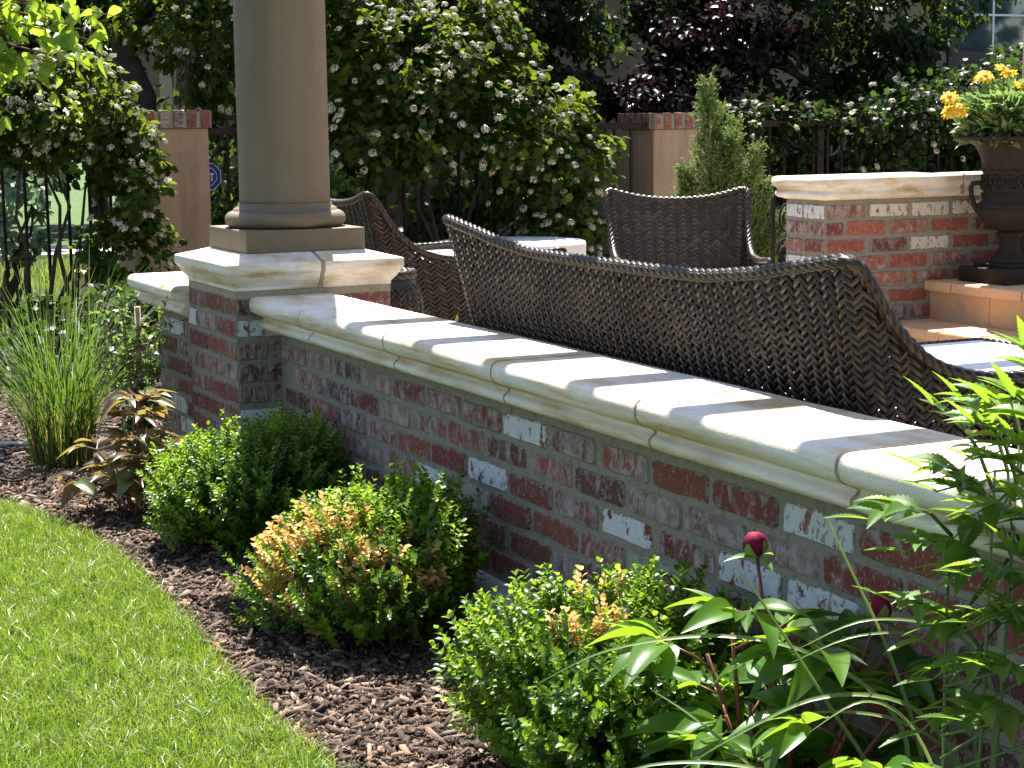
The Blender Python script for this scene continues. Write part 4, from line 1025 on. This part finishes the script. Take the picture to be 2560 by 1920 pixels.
tree('ash_tree', (1.32, 6.9, G), (1.2, 6.9, 1.6), [((.2,6.7,1.2),(.9,.5,.6)),((1.2,6.9,1.5),(1.0,.6,.6)),((.7,7.2,2.6),(1.5,1.0,.9)),((-1.0,6.9,1.7),(1.0,.8,.8)),((-.9,6.8,1.0),(.7,.4,.5))], 10000, .08, M['darkleaf'], 'dark shade tree with thick trunk behind the left fence', r=.13)
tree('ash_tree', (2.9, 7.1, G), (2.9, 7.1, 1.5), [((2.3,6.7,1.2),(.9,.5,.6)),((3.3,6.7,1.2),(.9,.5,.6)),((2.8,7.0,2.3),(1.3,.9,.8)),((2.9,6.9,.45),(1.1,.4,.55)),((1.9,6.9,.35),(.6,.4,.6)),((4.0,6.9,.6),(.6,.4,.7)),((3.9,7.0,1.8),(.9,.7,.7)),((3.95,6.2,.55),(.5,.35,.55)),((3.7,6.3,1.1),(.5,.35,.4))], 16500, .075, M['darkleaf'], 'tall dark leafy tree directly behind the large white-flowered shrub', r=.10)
tree('ash_tree', (4.4, 7.8, G), (4.4, 7.8, 2.4), [((4.2,7.2,3.2),(1.6,1.1,.8)),((5.8,7.3,2.9),(1.4,1.0,.8)),((2.6,7.0,3.3),(1.3,.9,.7)),((1.9,6.45,3.2),(1.1,.5,.35)),((3.5,6.45,3.2),(1.1,.5,.35)),((.5,6.5,3.1),(.9,.5,.35))], 12000, .085, M['midleaf'], 'unseen high tree crown added above the plum tree and shrubs to shade them', r=.12)  # crown above the view, added to throw dappled shade on the shrubs
for k_, (x_, y_, lab_) in enumerate(((-4.2, 18.5, 'far dark evergreen at the left edge beyond the path'), (-.2, 19.0, 'far dark evergreen behind the pear branches'), (3.6, 18.0, 'far dark evergreen left of the house'), (1.7, 14.8, 'dark evergreen standing just past the end of the path'))):
    tree('evergreen_tree', (x_, y_, G), (x_, y_, 1.6), [((x_-.9,y_,.9),(1.6,.7,1.5)),((x_+.9,y_,.9),(1.6,.7,1.5)),((x_,y_,2.3),(2.3,1.0,1.3)),((x_,y_,3.8),(1.5,.9,1.2))], 7000, .16, M['darkleaf'], lab_, r=.14, group='evergreens far behind the fence')
for (x_, y_, lab_) in ((27.5, -12, 'dark shade tree mirrored in the left of the house window'), (33.5, -13, 'dark shade tree mirrored in the right of the house window')):
    tree('shade_tree', (x_, y_, G), (x_, y_, 2), [((x_,y_,3.2),(2.2,1.8,2.0)),((x_-1.4,y_,2.2),(1.5,1.2,1.3)),((x_+1.2,y_,2.4),(1.4,1.2,1.3))], 3000, .3, M['darkleaf'], lab_, r=.18, group='trees across the garden')
shrub('leafy_shrub', (8.9, 6.4, G), [((8.6,6.2,.0),(1.0,.4,.8)),((9.8,6.3,.1),(.9,.4,.8)),((7.9,6.2,.1),(.6,.4,.7))], 5500, .07, M['darkleaf'], 'dark hedge-like shrub below the house window at the far right', 'shrub')
shrub('leafy_shrub', (-.6, 15.5, G), [((-1.6,15.5,.4),(1.2,.5,1.0)),((.2,15.5,.3),(1.1,.5,.9)),((1.6,15.7,.4),(1.0,.5,1.0))], 4200, .11, M['darkleaf'], 'far dark shrubs beyond the path at the left', 'shrub')
shrub('leafy_shrub', (.35, 6.9, G), [((.40,6.8,-.25),(.20,.2,.38)),((.55,6.9,.1),(.18,.18,.22))], 700, .07, leafmat('pale_leaf', [(0, (.10,.17,.09)), (1, (.22,.30,.18))], (.3,.45,.2), .3, .4), 'pale sunlit shrub seen through the bars of the left fence', 'shrub', T_LEAF)

# upright juniper
jn = thing('juniper', (3.5, 2.85, PF), 'upright blue-green juniper with pointed tip in front of the stucco pier', 'shrub')
parts = []; mbs = MB()
SPR = [((3.80,2.85),.02,.13),((3.28,2.85),-.05,.13),((3.58,2.95),.44,.13),((3.45,2.9),.58,.16),((3.60,2.85),.36,.12),((3.30,2.9),.12,.12),((3.72,2.8),.22,.09),((3.88,2.75),-.16,.09),((3.52,2.75),.30,.13),((3.22,2.8),-.2,.10),((3.66,2.9),.08,.14),((3.40,2.75),.22,.11)]
for (cx, cy), zt, rad in SPR:
    lo = np.array((3.5+(cx-3.5)*.25-3.5, 2.85+(cy-2.85)*.25-2.85, .05)); hi = np.array((cx-3.5, cy-2.85, zt-PF))
    mbs.tube([tuple(lo), tuple(lo*.5+hi*.5+np.array((0,0,-.05))), tuple(hi)], [.016, .011, .003], 6)
    rad *= 1.3; n_ = int(430*rad/.12); tt = rng.uniform(.18, 1, n_)**.8
    for s_ in range(n_):
        t_ = tt[s_]; ctr = lo+(hi-lo)*t_; rr_ = rad*(1-t_**1.7)*1.05+.012; a = rng.uniform(0, 6.28)
        b = ctr+np.array((math.cos(a), math.sin(a), .0))*rr_*rng.uniform(.1, .75); dd = nrm(np.array((math.cos(a)*.55, math.sin(a)*.55, 1.0))+rng.normal(0, .18, 3)); L = rng.uniform(.05, .085)
        m_ = 11; u_ = rng.uniform(.05, 1, m_)[:,None]; Pp = b+dd*L*u_; Dd = dd+rng.normal(0, .55, (m_, 3))
        parts.append((Pp, Dd, rng.uniform(.012, .024, m_)))
P = np.concatenate([p[0] for p in parts]); D = np.concatenate([p[1] for p in parts]); S = np.concatenate([p[2] for p in parts])
V, F = leafcloud(P, D, S, .5, T_RHOMB); obj('foliage', npmesh('foliage', V, F), M['juniper'], jn); mbs.build('stems', M['bark'], jn)

# ------------------------------------------------------------------ boxwoods
def boxwood(x, y, rx, ry, h, label, seed, dead=None, ntw=1300, lsz=.019):
    t = thing('boxwood', (x, y, G-.005), label, 'shrub', 'round boxwoods in the mulch bed')
    d = sphere_dirs(ntw, -.45); rad = lump(d, seed, .34)*(rng.uniform(.80, 1.06, ntw)+.16*(rng.random(ntw) < .12))
    zc = h*.46; tip = np.stack([d[:,0]*rx*rad, d[:,1]*ry*rad, zc+d[:,2]*h*.54*rad], 1); tip[:,2] = np.maximum(tip[:,2], .03)
    tw = nrm(d*.8+np.array((0, 0, .75))+rng.normal(0, .22, (ntw, 3))); L = rng.uniform(.055, .095, ntw)
    inn = sphere_dirs(ntw, -.6); ti = np.stack([inn[:,0]*rx, inn[:,1]*ry, inn[:,2]*h*.5], 1)*rng.uniform(.35, .8, (ntw,1))+np.array((0,0,zc)); ti[:,2] = np.maximum(ti[:,2], .03)
    groups = {'leaves': [], 'new_leaves': [], 'dead_leaves': []}
    isdead = np.zeros(ntw, bool)
    if dead:
        for (dx, dy, dz, rr_, pr) in dead: isdead |= (np.linalg.norm(tip-np.array((dx, dy, dz)), axis=1) < rr_) & (rng.random(ntw) < pr)
    young = (~isdead) & (rng.random(ntw) < .34)
    for (T, W_, LL, flag) in ((tip, tw, L, None), (ti, nrm(inn+np.array((0,0,.5))+rng.normal(0,.3,(ntw,3))), L, 'in')):
        for nodei in range(7):
            base = T - W_*(LL*(1-nodei/6.5))[:,None]
            a0 = rng.uniform(0, 6.28, ntw)+nodei*1.57
            U = nrm(np.cross(W_, np.tile((.3, .5, .8), (ntw, 1)))); Q = np.cross(W_, U)
            for s_ in (0, math.pi):
                side = U*np.cos(a0+s_)[:,None]+Q*np.sin(a0+s_)[:,None]
                D = W_*(.45+.1*nodei)+side*.9+rng.normal(0, .15, (ntw, 3)); sz = rng.uniform(.75, 1.2, ntw)*lsz*(1-.04*nodei)
                for nm, msk in ((('leaves', (~young) & (~isdead)), ('new_leaves', young), ('dead_leaves', isdead)) if flag is None else (('leaves', np.ones(ntw, bool)),)):
                    if msk.any(): groups[nm].append(leafcloud(base[msk], D[msk], sz[msk]*(1.15 if nm == 'dead_leaves' else 1), .85, T_LEAF, upv=W_[msk]+np.array((0, 0, .3)), roll=.35))
    for nm, mt in (('leaves', M['boxwood']), ('new_leaves', M['boxwood_pale']), ('dead_leaves', M['dead'])):
        if groups[nm]: V, F = merge(groups[nm]); obj(nm, npmesh(nm, V, F), mt, t)
    mb = MB()
    for k in range(26):
        q = tip[rng.integers(ntw)]*.8; limb(mb, (rng.normal(0, .02), rng.normal(0, .02), 0), tuple(q), .007, .002, .3)
    for k in rng.choice(ntw, 260): mb.tube([tuple(tip[k]-tw[k]*.10), tuple(tip[k])], [.0016, .001], 4, False)
    mb.build('twigs', M['twig'], t); return t
boxwood(-.405, -.80, .275, .285, .385, 'full green boxwood nearest the column pillar', 3, None, 1500)
boxwood(-.425, -1.82, .245, .275, .375, 'middle boxwood scorched with tan dead leaves on its sunny side', 11, [(-.20,.08,.24,.12,.75),(-.12,-.04,.30,.09,.6),(-.10,-.16,.20,.10,.35),(.02,-.22,.26,.1,.3),(-.2,-.05,.14,.08,.4)], 1300, .0195)
boxwood(-.395, -2.92, .265, .30, .385, 'nearest boxwood with a small patch of tan dead leaves on top', 29, [(-.10,.0,.31,.055,.8),(-.04,-.05,.33,.05,.7),(-.02,.18,.27,.04,.9),(.02,.08,.37,.05,.6),(-.2,.1,.22,.05,.4)], 1500, .0195)

# ------------------------------------------------------------------ tall grass clump, staked vine, bronze peony
gc = thing('grass_clump', (-.60, .80, G), 'tall feathery clump of ornamental grass at the left of the bed', 'grass')
def arcblades(n, r0, h0, h1, spread, wd, seg=7):
    a = rng.uniform(0, 6.28, n); rb = np.sqrt(rng.uniform(0, 1, n))*r0; H = rng.uniform(h0, h1, n); sp = rng.uniform(.1, 1, n)**1.3*spread*H
    dr = np.stack([np.cos(a), np.sin(a)], 1); a2 = a+rng.normal(0, .7, n); d2 = np.stack([np.cos(a2), np.sin(a2)], 1); sd = np.stack([-d2[:,1], d2[:,0]], 1)
    V = np.zeros((n, seg, 2, 3))
    for j in range(seg):
        t = j/(seg-1); c = dr*rb[:,None]+d2*(sp*t**1.9)[:,None]; z = H*(t-.22*(sp/np.maximum(H, .01))*t**3)
        wv = wd*(1-t**2.2)+.0004
        V[:,j,0,:2] = c-sd*wv; V[:,j,1,:2] = c+sd*wv; V[:,j,:,2] = z[:,None]
    f = np.array([(2*j, 2*j+1, 2*j+3, 2*j+2) for j in range(seg-1)])
    return V.reshape(-1, 3), (f[None]+(np.arange(n)*seg*2)[:,None,None]).reshape(-1, 4)
V, F = arcblades(400, .12, .34, .84, 1.15, .0019); obj('blades', npmesh('blades', V, F), M['tallblade'], gc)
V, F = arcblades(160, .10, .10, .26, .5, .0026); obj('dry_blades', npmesh('dry_blades', V, F), M['dead'], gc)

vn = thing('staked_vine', (-.43, .33, G), 'young vine with small leaves tied to a bamboo stake beside the pillar', 'vine')
mb = MB(); mb.tube([(0, 0, 0), (.004, .003, .3), (.006, .0, .60)], [.011, .011, .0105], 10); mb.build('stake', M['bamboo'], vn, True)
mb = MB(); tipsP = []
for k in range(16):
    a = random.uniform(0, 6.28); zz_ = 0; pts = [(random.uniform(-.05,.05), random.uniform(-.05,.05), 0)]
    zt_ = random.uniform(.35, .72); rr_ = random.uniform(.02, .13)
    for j in range(1, 9):
        t_ = j/8; a += random.uniform(-.5, .6); pts.append((rr_*t_*math.cos(a)+random.uniform(-.012,.012), rr_*t_*math.sin(a)+random.uniform(-.012,.012), zt_*t_*(1-.12*t_*random.random())))
    if k % 3 == 0:
        p = pts[-1]; pts.append((p[0]+random.uniform(-.16,.16), p[1]+random.uniform(-.16,.1), p[2]+random.uniform(-.06,.08)))
    mb.tube(pts, .0018, 4)
    for j in range(1, len(pts)):
        for _ in range(7): tipsP.append(np.array(pts[j])*random.uniform(.85, 1.0)+rng.normal(0, .016, 3))
mb.build('stems', M['stem_red'], vn); P = np.array(tipsP); P = P[P[:,2] > .02]
V, F = leafcloud(P, rng.normal(0, 1, P.shape)+np.array((0,0,.1)), rng.uniform(.018, .036, len(P)), .75, T_LEAF); obj('leaves', npmesh('leaves', V, F), M['vine'], vn)
for z_ in (.5, .36, .2):
    mb = MB(); mb.tube([(.0125*math.cos(a)+.004, .0125*math.sin(a)+.001, z_+.003*math.sin(3*a)) for a in np.linspace(0, 6.28, 14)], .0016, 4)
    mb.build('tie', M['iron'], vn)

def leaf_mesh(L, W, curl, fold, nseg=7, serr=0, tipp=1.6, name='leaf', mat=None):
    """single large leaf along +x with a midrib fold, curled tip"""
    mb = MB(); vs = []; fs = []
    for j in range(nseg+1):
        t = j/nseg; w_ = W*math.sin(math.pi*min(1, t**.75*1.0))**.8*(1-.25*t) if 0 < t < 1 else 0
        if serr and 0 < t < 1: w_ *= (1+serr*(1 if j % 2 else -1))
        z = -curl*L*t**2; x = L*t*(1-.12*curl*t)
        if t in (0, 1): w_ = .0008
        vs += [(x-(.25*serr*L/nseg if j % 2 else 0), w_, z+fold*w_), (x, w_*.5, z+fold*w_*.42), (x, 0, z), (x, -w_*.5, z+fold*w_*.42), (x-(.25*serr*L/nseg if j % 2 else 0), -w_, z+fold*w_)]
    for j in range(nseg):
        for k in range(4): fs.append((j*5+k, (j+1)*5+k, (j+1)*5+k+1, j*5+k+1))
    me = bpy.data.meshes.new(name); me.from_pydata(vs, [], fs); me.polygons.foreach_set('use_smooth', [True]*len(fs)); me.materials.append(mat); return me
def place_leaf(me, mat, parent, p, d, roll=0, s=1, name='leaf'):
    d = Vector(d).normalized(); side = Vector((0, 0, 1)).cross(d)
    if side.length < .05: side = Vector((1, 0, 0))
    side.normalize(); upn = d.cross(side); Mx = Matrix((d, side, upn)).transposed().to_4x4()
    return share(name, me, mat, parent, Matrix.Translation(tuple(p)) @ Mx @ Matrix.Rotation(roll, 4, 'X') @ Matrix.Diagonal((s, s, s, 1)))

bp = thing('bronze_plant', (-.60, -.22, G), 'young peony with bronze and purple leaves left of the first boxwood', 'plant')
BLF = [leaf_mesh(.10, .018+.003*k, .25+.12*k, .35, 7, 0, mat=M['bronze']) for k in range(4)]
mb = MB()
for k in range(9):
    a = k*2.399; tall = k in (0, 3); H = .36 if tall else random.uniform(.10, .22); rr_ = .03 if tall else random.uniform(.10, .20)
    tp = Vector((rr_*math.cos(a), rr_*math.sin(a), H)); pts = [(.02*math.cos(a), .02*math.sin(a), 0), tuple(tp*.55+Vector((0,0,.03))), tuple(tp)]
    mb.tube(pts, [.004, .0035, .0025], 6)
    for lev in ((1, .85, .65, .45) if tall else (1, .7)):
        c = Vector(pts[0]).lerp(tp, lev)
        for g in range(3):
            aa = a+g*2.1+lev*5+random.uniform(-.3,.3); dr = Vector((math.cos(aa), math.sin(aa), random.uniform(.05, .5))).normalized(); e = c+dr*random.uniform(.03, .06)
            mb.tube([c, e], [.0022, .0016], 5)
            for q in (-.75, 0, .75):
                dd = Vector((math.cos(aa+q), math.sin(aa+q), dr.z+random.uniform(-.35, .25))); place_leaf(random.choice(BLF), M['bronze'], bp, e, dd, random.uniform(-.5, .5), random.uniform(.65, 1.1))
mb.build('stems', M['stem_red'], bp)

# ------------------------------------------------------------------ peony, strap grass and serrated plant in the right foreground
pe = thing('peony', (-.33, -3.33, G), 'green peony with two crimson buds in front of the brick wall at lower right', 'plant')
PLF = [leaf_mesh(.138, .0215+.0035*k, .16+.13*k, .42, 8, 0, mat=M['peony']) for k in range(5)]
mb = MB(); b0 = Vector((-.33, -3.33, G))
def peony_stem(tip, n_lev, bud=False, lean=.0, bend=(0,0,0)):
    tip = Vector(tip)-b0; s0 = Vector((tip.x*.25+random.uniform(-.03,.03), tip.y*.25+random.uniform(-.03,.03), 0)); md = s0.lerp(tip, .55)+Vector(bend)+Vector((0,0,.02))
    pts = [s0, s0.lerp(md, .5)+Vector((0,0,.01)), md, md.lerp(tip, .5), tip]; mb.tube(pts, [.0055, .005, .0045, .004, .0032], 7)
    for lv in range(n_lev):
        t = .40+.52*lv/max(1, n_lev-1) if not bud else .35+.42*lv/max(1, n_lev-1)
        c = s0.lerp(tip, t); aa0 = lv*2.4+random.uniform(0, 6.28); dr = Vector((math.cos(aa0), math.sin(aa0), random.uniform(.25, .8))).normalized(); e = c+dr*random.uniform(.05, .10)
        mb.tube([c, c.lerp(e, .5)+Vector((0,0,.005)), e], [.003, .0026, .0022], 6)
        for g in range(3):
            a1 = aa0+(g-1)*.95; d1 = Vector((math.cos(a1), math.sin(a1), dr.z*.7)).normalized(); e1 = e+d1*(.025 if g == 1 else .035)
            mb.tube([e, e1], [.002, .0017], 5)
            for q in (-.62, 0, .62):
                dd = Vector((math.cos(a1+q), math.sin(a1+q), d1.z+random.uniform(-.45, .30))); place_leaf(random.choice(PLF), M['peony'], pe, e1, dd, random.uniform(-.6, .6), random.uniform(.6, 1.02)*(1 if q == 0 else .86))
    return tip
T1 = peony_stem((-.325, -3.29, -.305), 2, True, bend=(.02, .0, 0)); T2 = peony_stem((-.185, -3.43, -.40), 2, True)
PEO = [(-0.481, -3.227, -0.416), (-0.413, -3.254, -0.378), (-0.381, -3.327, -0.385), (-0.301, -3.369, -0.405), (-0.28, -3.439, -0.43), (-0.507, -3.285, -0.505), (-0.467, -3.355, -0.465), (-0.415, -3.436, -0.464), (-0.371, -3.515, -0.474), (-0.273, -3.505, -0.466), (-0.535, -3.392, -0.556), (-0.477, -3.476, -0.552), (-0.423, -3.557, -0.542), (-0.324, -3.603, -0.531), (-0.222, -3.588, -0.482)]
for q_ in PEO: peony_stem((min(max(q_[0]+.045, -.40), -.16), q_[1]-.03, max(q_[2]-.055, -.70)), 2)
mb.build('stems', M['stem_red'], pe, True)
def bud(tip, s, tilt, label_mat):
    b = MB(); pr = [(.001, 0), (.010, .002), (.0165, .010), (.019, .020), (.017, .031), (.011, .039), (.004, .042)]
    b.lathe(pr, 18, rfun=lambda i, th: 1+.11*math.sin(3*th+i*.55)+.05*math.sin(7*th-i)); o = b.build('bud', M['bud'], pe, True); o.location = tip; o.rotation_euler = tilt; o.scale = (s, s, s)
    b = MB()
    for k in range(4):
        a = k*1.571+.4; c = Vector((math.cos(a), math.sin(a), 0)); t = Vector((-c.y, c.x, 0))
        P_ = [(.006, -.001, .006), (.0178, .010, .011), (.0206, .021, .008), (.0185, .030, .002)]
        vs = []; 
        for (r_, z_, w_) in P_: vs += [c*r_-t*w_+Vector((0,0,z_)), c*(r_+.0015)+Vector((0,0,z_)), c*r_+t*w_+Vector((0,0,z_))]
        b.add(vs, [(j*3+i, j*3+i+1, (j+1)*3+i+1, (j+1)*3+i) for j in range(3) for i in (0, 1)])
    b.build('sepals', M['sepal'], o, True)
    for a in (.5, 2.9, 4.7): place_leaf(PLF[1], M['peony'], pe, tip+Vector((0,0,-.004)), (math.cos(a), math.sin(a), random.uniform(.0, .5)), random.uniform(-.4,.4), .42)
bud(T1, 1.0, (.1, -.25, 0), None); bud(T2, .95, (.2, .2, 1), None)

sp = thing('serrated_plant', (-.33, -3.83, G), 'tall plant with toothed bright green leaves at the right edge of the view', 'plant')
SLF = [leaf_mesh(.074, .0105+.0025*k, .15+.1*k, .35, 20, .12, mat=M['serrated']) for k in range(4)]
mb = MB(); s0 = Vector((-.33, -3.83, G))
def spray(root, tip, npair, ln=1.0):
    root, tip = Vector(root)-s0, Vector(tip)-s0; md = root.lerp(tip, .5)+Vector((0,0,.03)); pts = [root, root.lerp(md, .5)+Vector((0,0,.012)), md, md.lerp(tip, .5)+Vector((0,0,.008)), tip]
    mb.tube(pts, [.0032, .003, .0025, .002, .0012], 6); ax = (tip-root).normalized(); sd = ax.cross(Vector((0,0,1))).normalized()
    for k in range(npair):
        t = .25+.7*k/npair; i = min(3, int(t*4)); c = pts[i].lerp(pts[i+1], t*4-i); sc_ = ln*(1-.35*abs(t-.5))
        for s_ in (-1, 1):
            d = ax*.75+sd*s_*random.uniform(.6, 1.0)+Vector((0,0,random.uniform(-.35, .35))); place_leaf(random.choice(SLF), M['serrated'], sp, c, d, random.uniform(-.5,.5), sc_*random.uniform(.75, 1.1))
    place_leaf(SLF[0], M['serrated'], sp, tip-ax*.004, ax, 0, ln)
main = [((-.33,-3.83,G), (-.27,-3.80,-.08)), ((-.30,-3.86,G), (-.20,-3.84,-.12)), ((-.36,-3.80,G), (-.30,-3.74,-.24)), ((-.28,-3.80,G), (-.21,-3.78,-.05))]
for a, b in main: mb.tube([Vector(a)-s0, Vector(a).lerp(Vector(b), .5)-s0+Vector((.01,.005,0)), Vector(b)-s0], [.0032, .0028, .0018], 7)
random.seed(5)
SER = [((-0.243, -3.679, -0.202), (-0.385, -3.66, -0.165)), ((-0.198, -3.712, -0.129), (-0.3, -3.697, 0.001)), ((-0.209, -3.757, -0.096), (-0.296, -3.753, 0.014)), ((-0.191, -3.722, -0.17), (-0.322, -3.701, -0.089)), ((-0.185, -3.75, -0.188), (-0.317, -3.731, -0.119)), ((-0.207, -3.727, -0.25), (-0.351, -3.706, -0.208)), ((-0.2, -3.786, -0.25), (-0.351, -3.769, -0.252)), ((-0.202, -3.741, -0.326), (-0.34, -3.732, -0.333)), ((-0.267, -3.84, -0.088), (-0.349, -3.842, -0.002)), ((-0.24, -3.858, -0.121), (-0.353, -3.848, -0.05)), ((-0.244, -3.864, -0.17), (-0.358, -3.858, -0.125)), ((-0.255, -3.872, -0.252), (-0.369, -3.866, -0.205)), ((-0.254, -3.882, -0.306), (-0.364, -3.878, -0.27)), ((-0.244, -3.841, -0.376), (-0.392, -3.823, -0.359)), ((-0.27, -3.889, -0.052), (-0.332, -3.9, 0.042)), ((-0.266, -3.902, -0.121), (-0.332, -3.91, -0.021)), ((-0.261, -3.915, -0.185), (-0.342, -3.917, -0.094)), ((-0.267, -3.925, -0.266), (-0.347, -3.925, -0.162)), ((-0.28, -3.927, -0.319), (-0.367, -3.928, -0.24)), ((-0.285, -3.936, -0.388), (-0.382, -3.934, -0.319)), ((-0.126, -3.701, -0.199), (-0.256, -3.695, -0.203)), ((-0.151, -3.697, -0.245), (-0.239, -3.69, -0.117)), ((-0.196, -3.805, -0.004), (-0.239, -3.825, 0.086)), ((-0.217, -3.743, -0.383), (-0.377, -3.705, -0.276)), ((-0.264, -3.899, -0.443), (-0.393, -3.885, -0.398)), ((-0.257, -3.842, -0.421), (-0.412, -3.825, -0.43)), ((-0.22, -3.801, -0.054), (-0.294, -3.81, 0.016))]
for (a_, b_) in SER:
    spray(a_, b_, 5, random.uniform(.85, 1.1)); q_ = min(main, key=lambda m_: (Vector(m_[1])-Vector(a_)).length)
    t_ = min(.97, max(.15, (a_[2]-.08-G)/(q_[1][2]-G))); mb.tube([Vector(q_[0]).lerp(Vector(q_[1]), t_)-s0, Vector(a_)-s0], [.0022, .0026], 5)
mb.build('stems', M['stem_green'], sp, True)

sb = thing('strap_grass', (-.30, -3.62, G), 'long arching grass blades crossing the lower right foreground', 'grass')
def strap(pts, wd):
    P = smooth_path(pts, 6); P = [Vector(p) for p in P]; n_ = len(P); b = MB(); vs = []; fs = []
    vw = (CAM-P[n_//2]).normalized()
    for i, p in enumerate(P):
        t = (P[min(i+1, n_-1)]-P[max(i-1, 0)]).normalized(); s_ = t.cross(vw+Vector((.3, .2, .5))).normalized(); q = i/(n_-1); w_ = wd*(1-q**3)*(.55+.45*min(1, q*5))+.0003
        nn = t.cross(s_); vs += [p-s_*w_-sbo, p+nn*w_*.35-sbo, p+s_*w_-sbo]
    for i in range(n_-1): fs += [(i*3, i*3+1, i*3+4, i*3+3), (i*3+1, i*3+2, i*3+5, i*3+4)]
    b.add(vs, fs); b.build('blade', M['strap'], sb, True)
sbo = Vector((-.30, -3.62, G))
for pts, wd in (([(-.28,-3.60,G),(-.24,-3.58,-.55),(-.33,-3.50,-.43),(-.46,-3.40,-.395),(-.60,-3.28,-.43),(-.70,-3.20,-.50)], .0040),
                ([(-.26,-3.66,G),(-.20,-3.66,-.60),(-.26,-3.62,-.48),(-.38,-3.56,-.46),(-.50,-3.50,-.52),(-.60,-3.44,-.60)], .0042),
                ([(-.30,-3.64,G),(-.30,-3.60,-.62),(-.36,-3.54,-.48),(-.43,-3.48,-.34),(-.475,-3.44,-.255)], .0034),
                ([(-.24,-3.62,G),(-.22,-3.60,-.60),(-.25,-3.55,-.42),(-.30,-3.50,-.27),(-.325,-3.48,-.20)], .0032),
                ([(-.22,-3.70,G),(-.17,-3.70,-.50),(-.22,-3.68,-.36),(-.34,-3.62,-.33),(-.44,-3.58,-.37)], .0034),
                ([(-.32,-3.70,G),(-.38,-3.66,-.62),(-.50,-3.58,-.55),(-.64,-3.48,-.55),(-.76,-3.40,-.62)], .0038),
                ([(-.25,-3.72,G),(-.15,-3.74,-.55),(-.12,-3.74,-.33),(-.16,-3.72,-.18),(-.21,-3.70,-.09)], .0030),
                ([(-.30,-3.66,G),(-.36,-3.62,-.66),(-.46,-3.54,-.60),(-.58,-3.46,-.63),(-.66,-3.42,-.70)], .0034),
                ([(-.28,-3.74,G),(-.28,-3.72,-.60),(-.33,-3.70,-.47),(-.40,-3.68,-.43),(-.48,-3.66,-.47)], .0032),
                ([(-.20,-3.70,G),(-.17,-3.66,-.62),(-.24,-3.60,-.52),(-.36,-3.52,-.50),(-.52,-3.42,-.55)], .0036),
                ([(-.24,-3.76,G),(-.20,-3.74,-.66),(-.28,-3.70,-.56),(-.42,-3.64,-.56),(-.56,-3.58,-.62)], .0036),
                ([(-.18,-3.64,G),(-.14,-3.62,-.55),(-.20,-3.58,-.40),(-.30,-3.54,-.38),(-.40,-3.50,-.42)], .0032),
                ([(-.26,-3.70,G),(-.33,-3.66,-.66),(-.44,-3.60,-.57),(-.60,-3.54,-.58),(-.70,-3.50,-.64)], .0034),
                ([(-.34,-3.60,G),(-.42,-3.54,-.64),(-.52,-3.44,-.52),(-.58,-3.38,-.47)], .0030)):
    strap(pts, wd)

# ------------------------------------------------------------------ pear tree branches at the upper left
PB = Vector((-1.75, 2.9, G))
pt = thing('pear_tree', PB, 'sunlit bright green leafy branches hanging in at the top left corner', 'tree')
PRL = [leaf_mesh(.086, .027+.002*k, .15+.2*k, .35, 6, 0, mat=M['pear']) for k in range(4)]
mb = MB(); limb(mb, (0, 0, 0), (.12, -.1, 1.6), .06, .045, .1, 8)
top_ = Vector((.12, -.1, 1.6)); cnt = 0
random.seed(12)
ends = [(-.42,1.85,.90),(-.28,1.84,.82),(-.12,1.86,.74),(-.30,1.88,.66),(-.50,1.95,.62),(-.56,1.95,.80),(-.24,1.88,.93),(-.55,1.95,.50),(-.44,1.9,.74),(-.60,1.98,.68),(-.09,1.86,.86),(-.46,1.9,.98),(-.36,1.9,.58),(-.52,2.0,.42),(-.20,1.9,.66),(-.62,1.98,.95),(-.18,1.85,.80),(-.36,1.88,.80)]
for e in ends:
    e = Vector(e)-PB; a = top_*random.uniform(.85, 1.0); md = a.lerp(e, .6)+Vector((0, 0, random.uniform(.05, .18))); pts = [a, a.lerp(md, .5)+Vector((0,0,.04)), md, md.lerp(e, .5)+Vector((0,0,.02)), e]
    mb.tube(pts, [.016, .011, .007, .0045, .0025], 6)
    for k in range(16):
        t = .62+.38*k/15; i = min(3, int(t*4)); c = pts[i].lerp(pts[i+1], t*4-i) if t < 1 else pts[-1]; c = c+Vector((random.uniform(-.06,.06), random.uniform(-.06,.06), random.uniform(-.06,.04)))
        d = Vector((random.uniform(-1, 1), random.uniform(-1, 1), random.uniform(-1.1, .2))); q = c-d.normalized()*.022
        mb.tube([q, c], .0011, 3, False)
        place_leaf(random.choice(PRL), M['pear'], pt, c, d, random.uniform(-1, 1), random.uniform(.75, 1.15)); cnt += 1
mb.build('branches', M['twig'], pt, True)

# a fallen leaf standing on the coping, pale flakes on the mulch
lf = obj('fallen_leaf', leaf_mesh(.022, .005, .2, .3, 5, 0, name='fallen_leaf', mat=M['dead'])); lf.location = (.045, -1.27, CZT+.001); lf.rotation_euler = (R(20), R(-80), R(40)); tag(lf, 'tiny tan fallen leaf standing on the coping by the sofa', 'leaf')
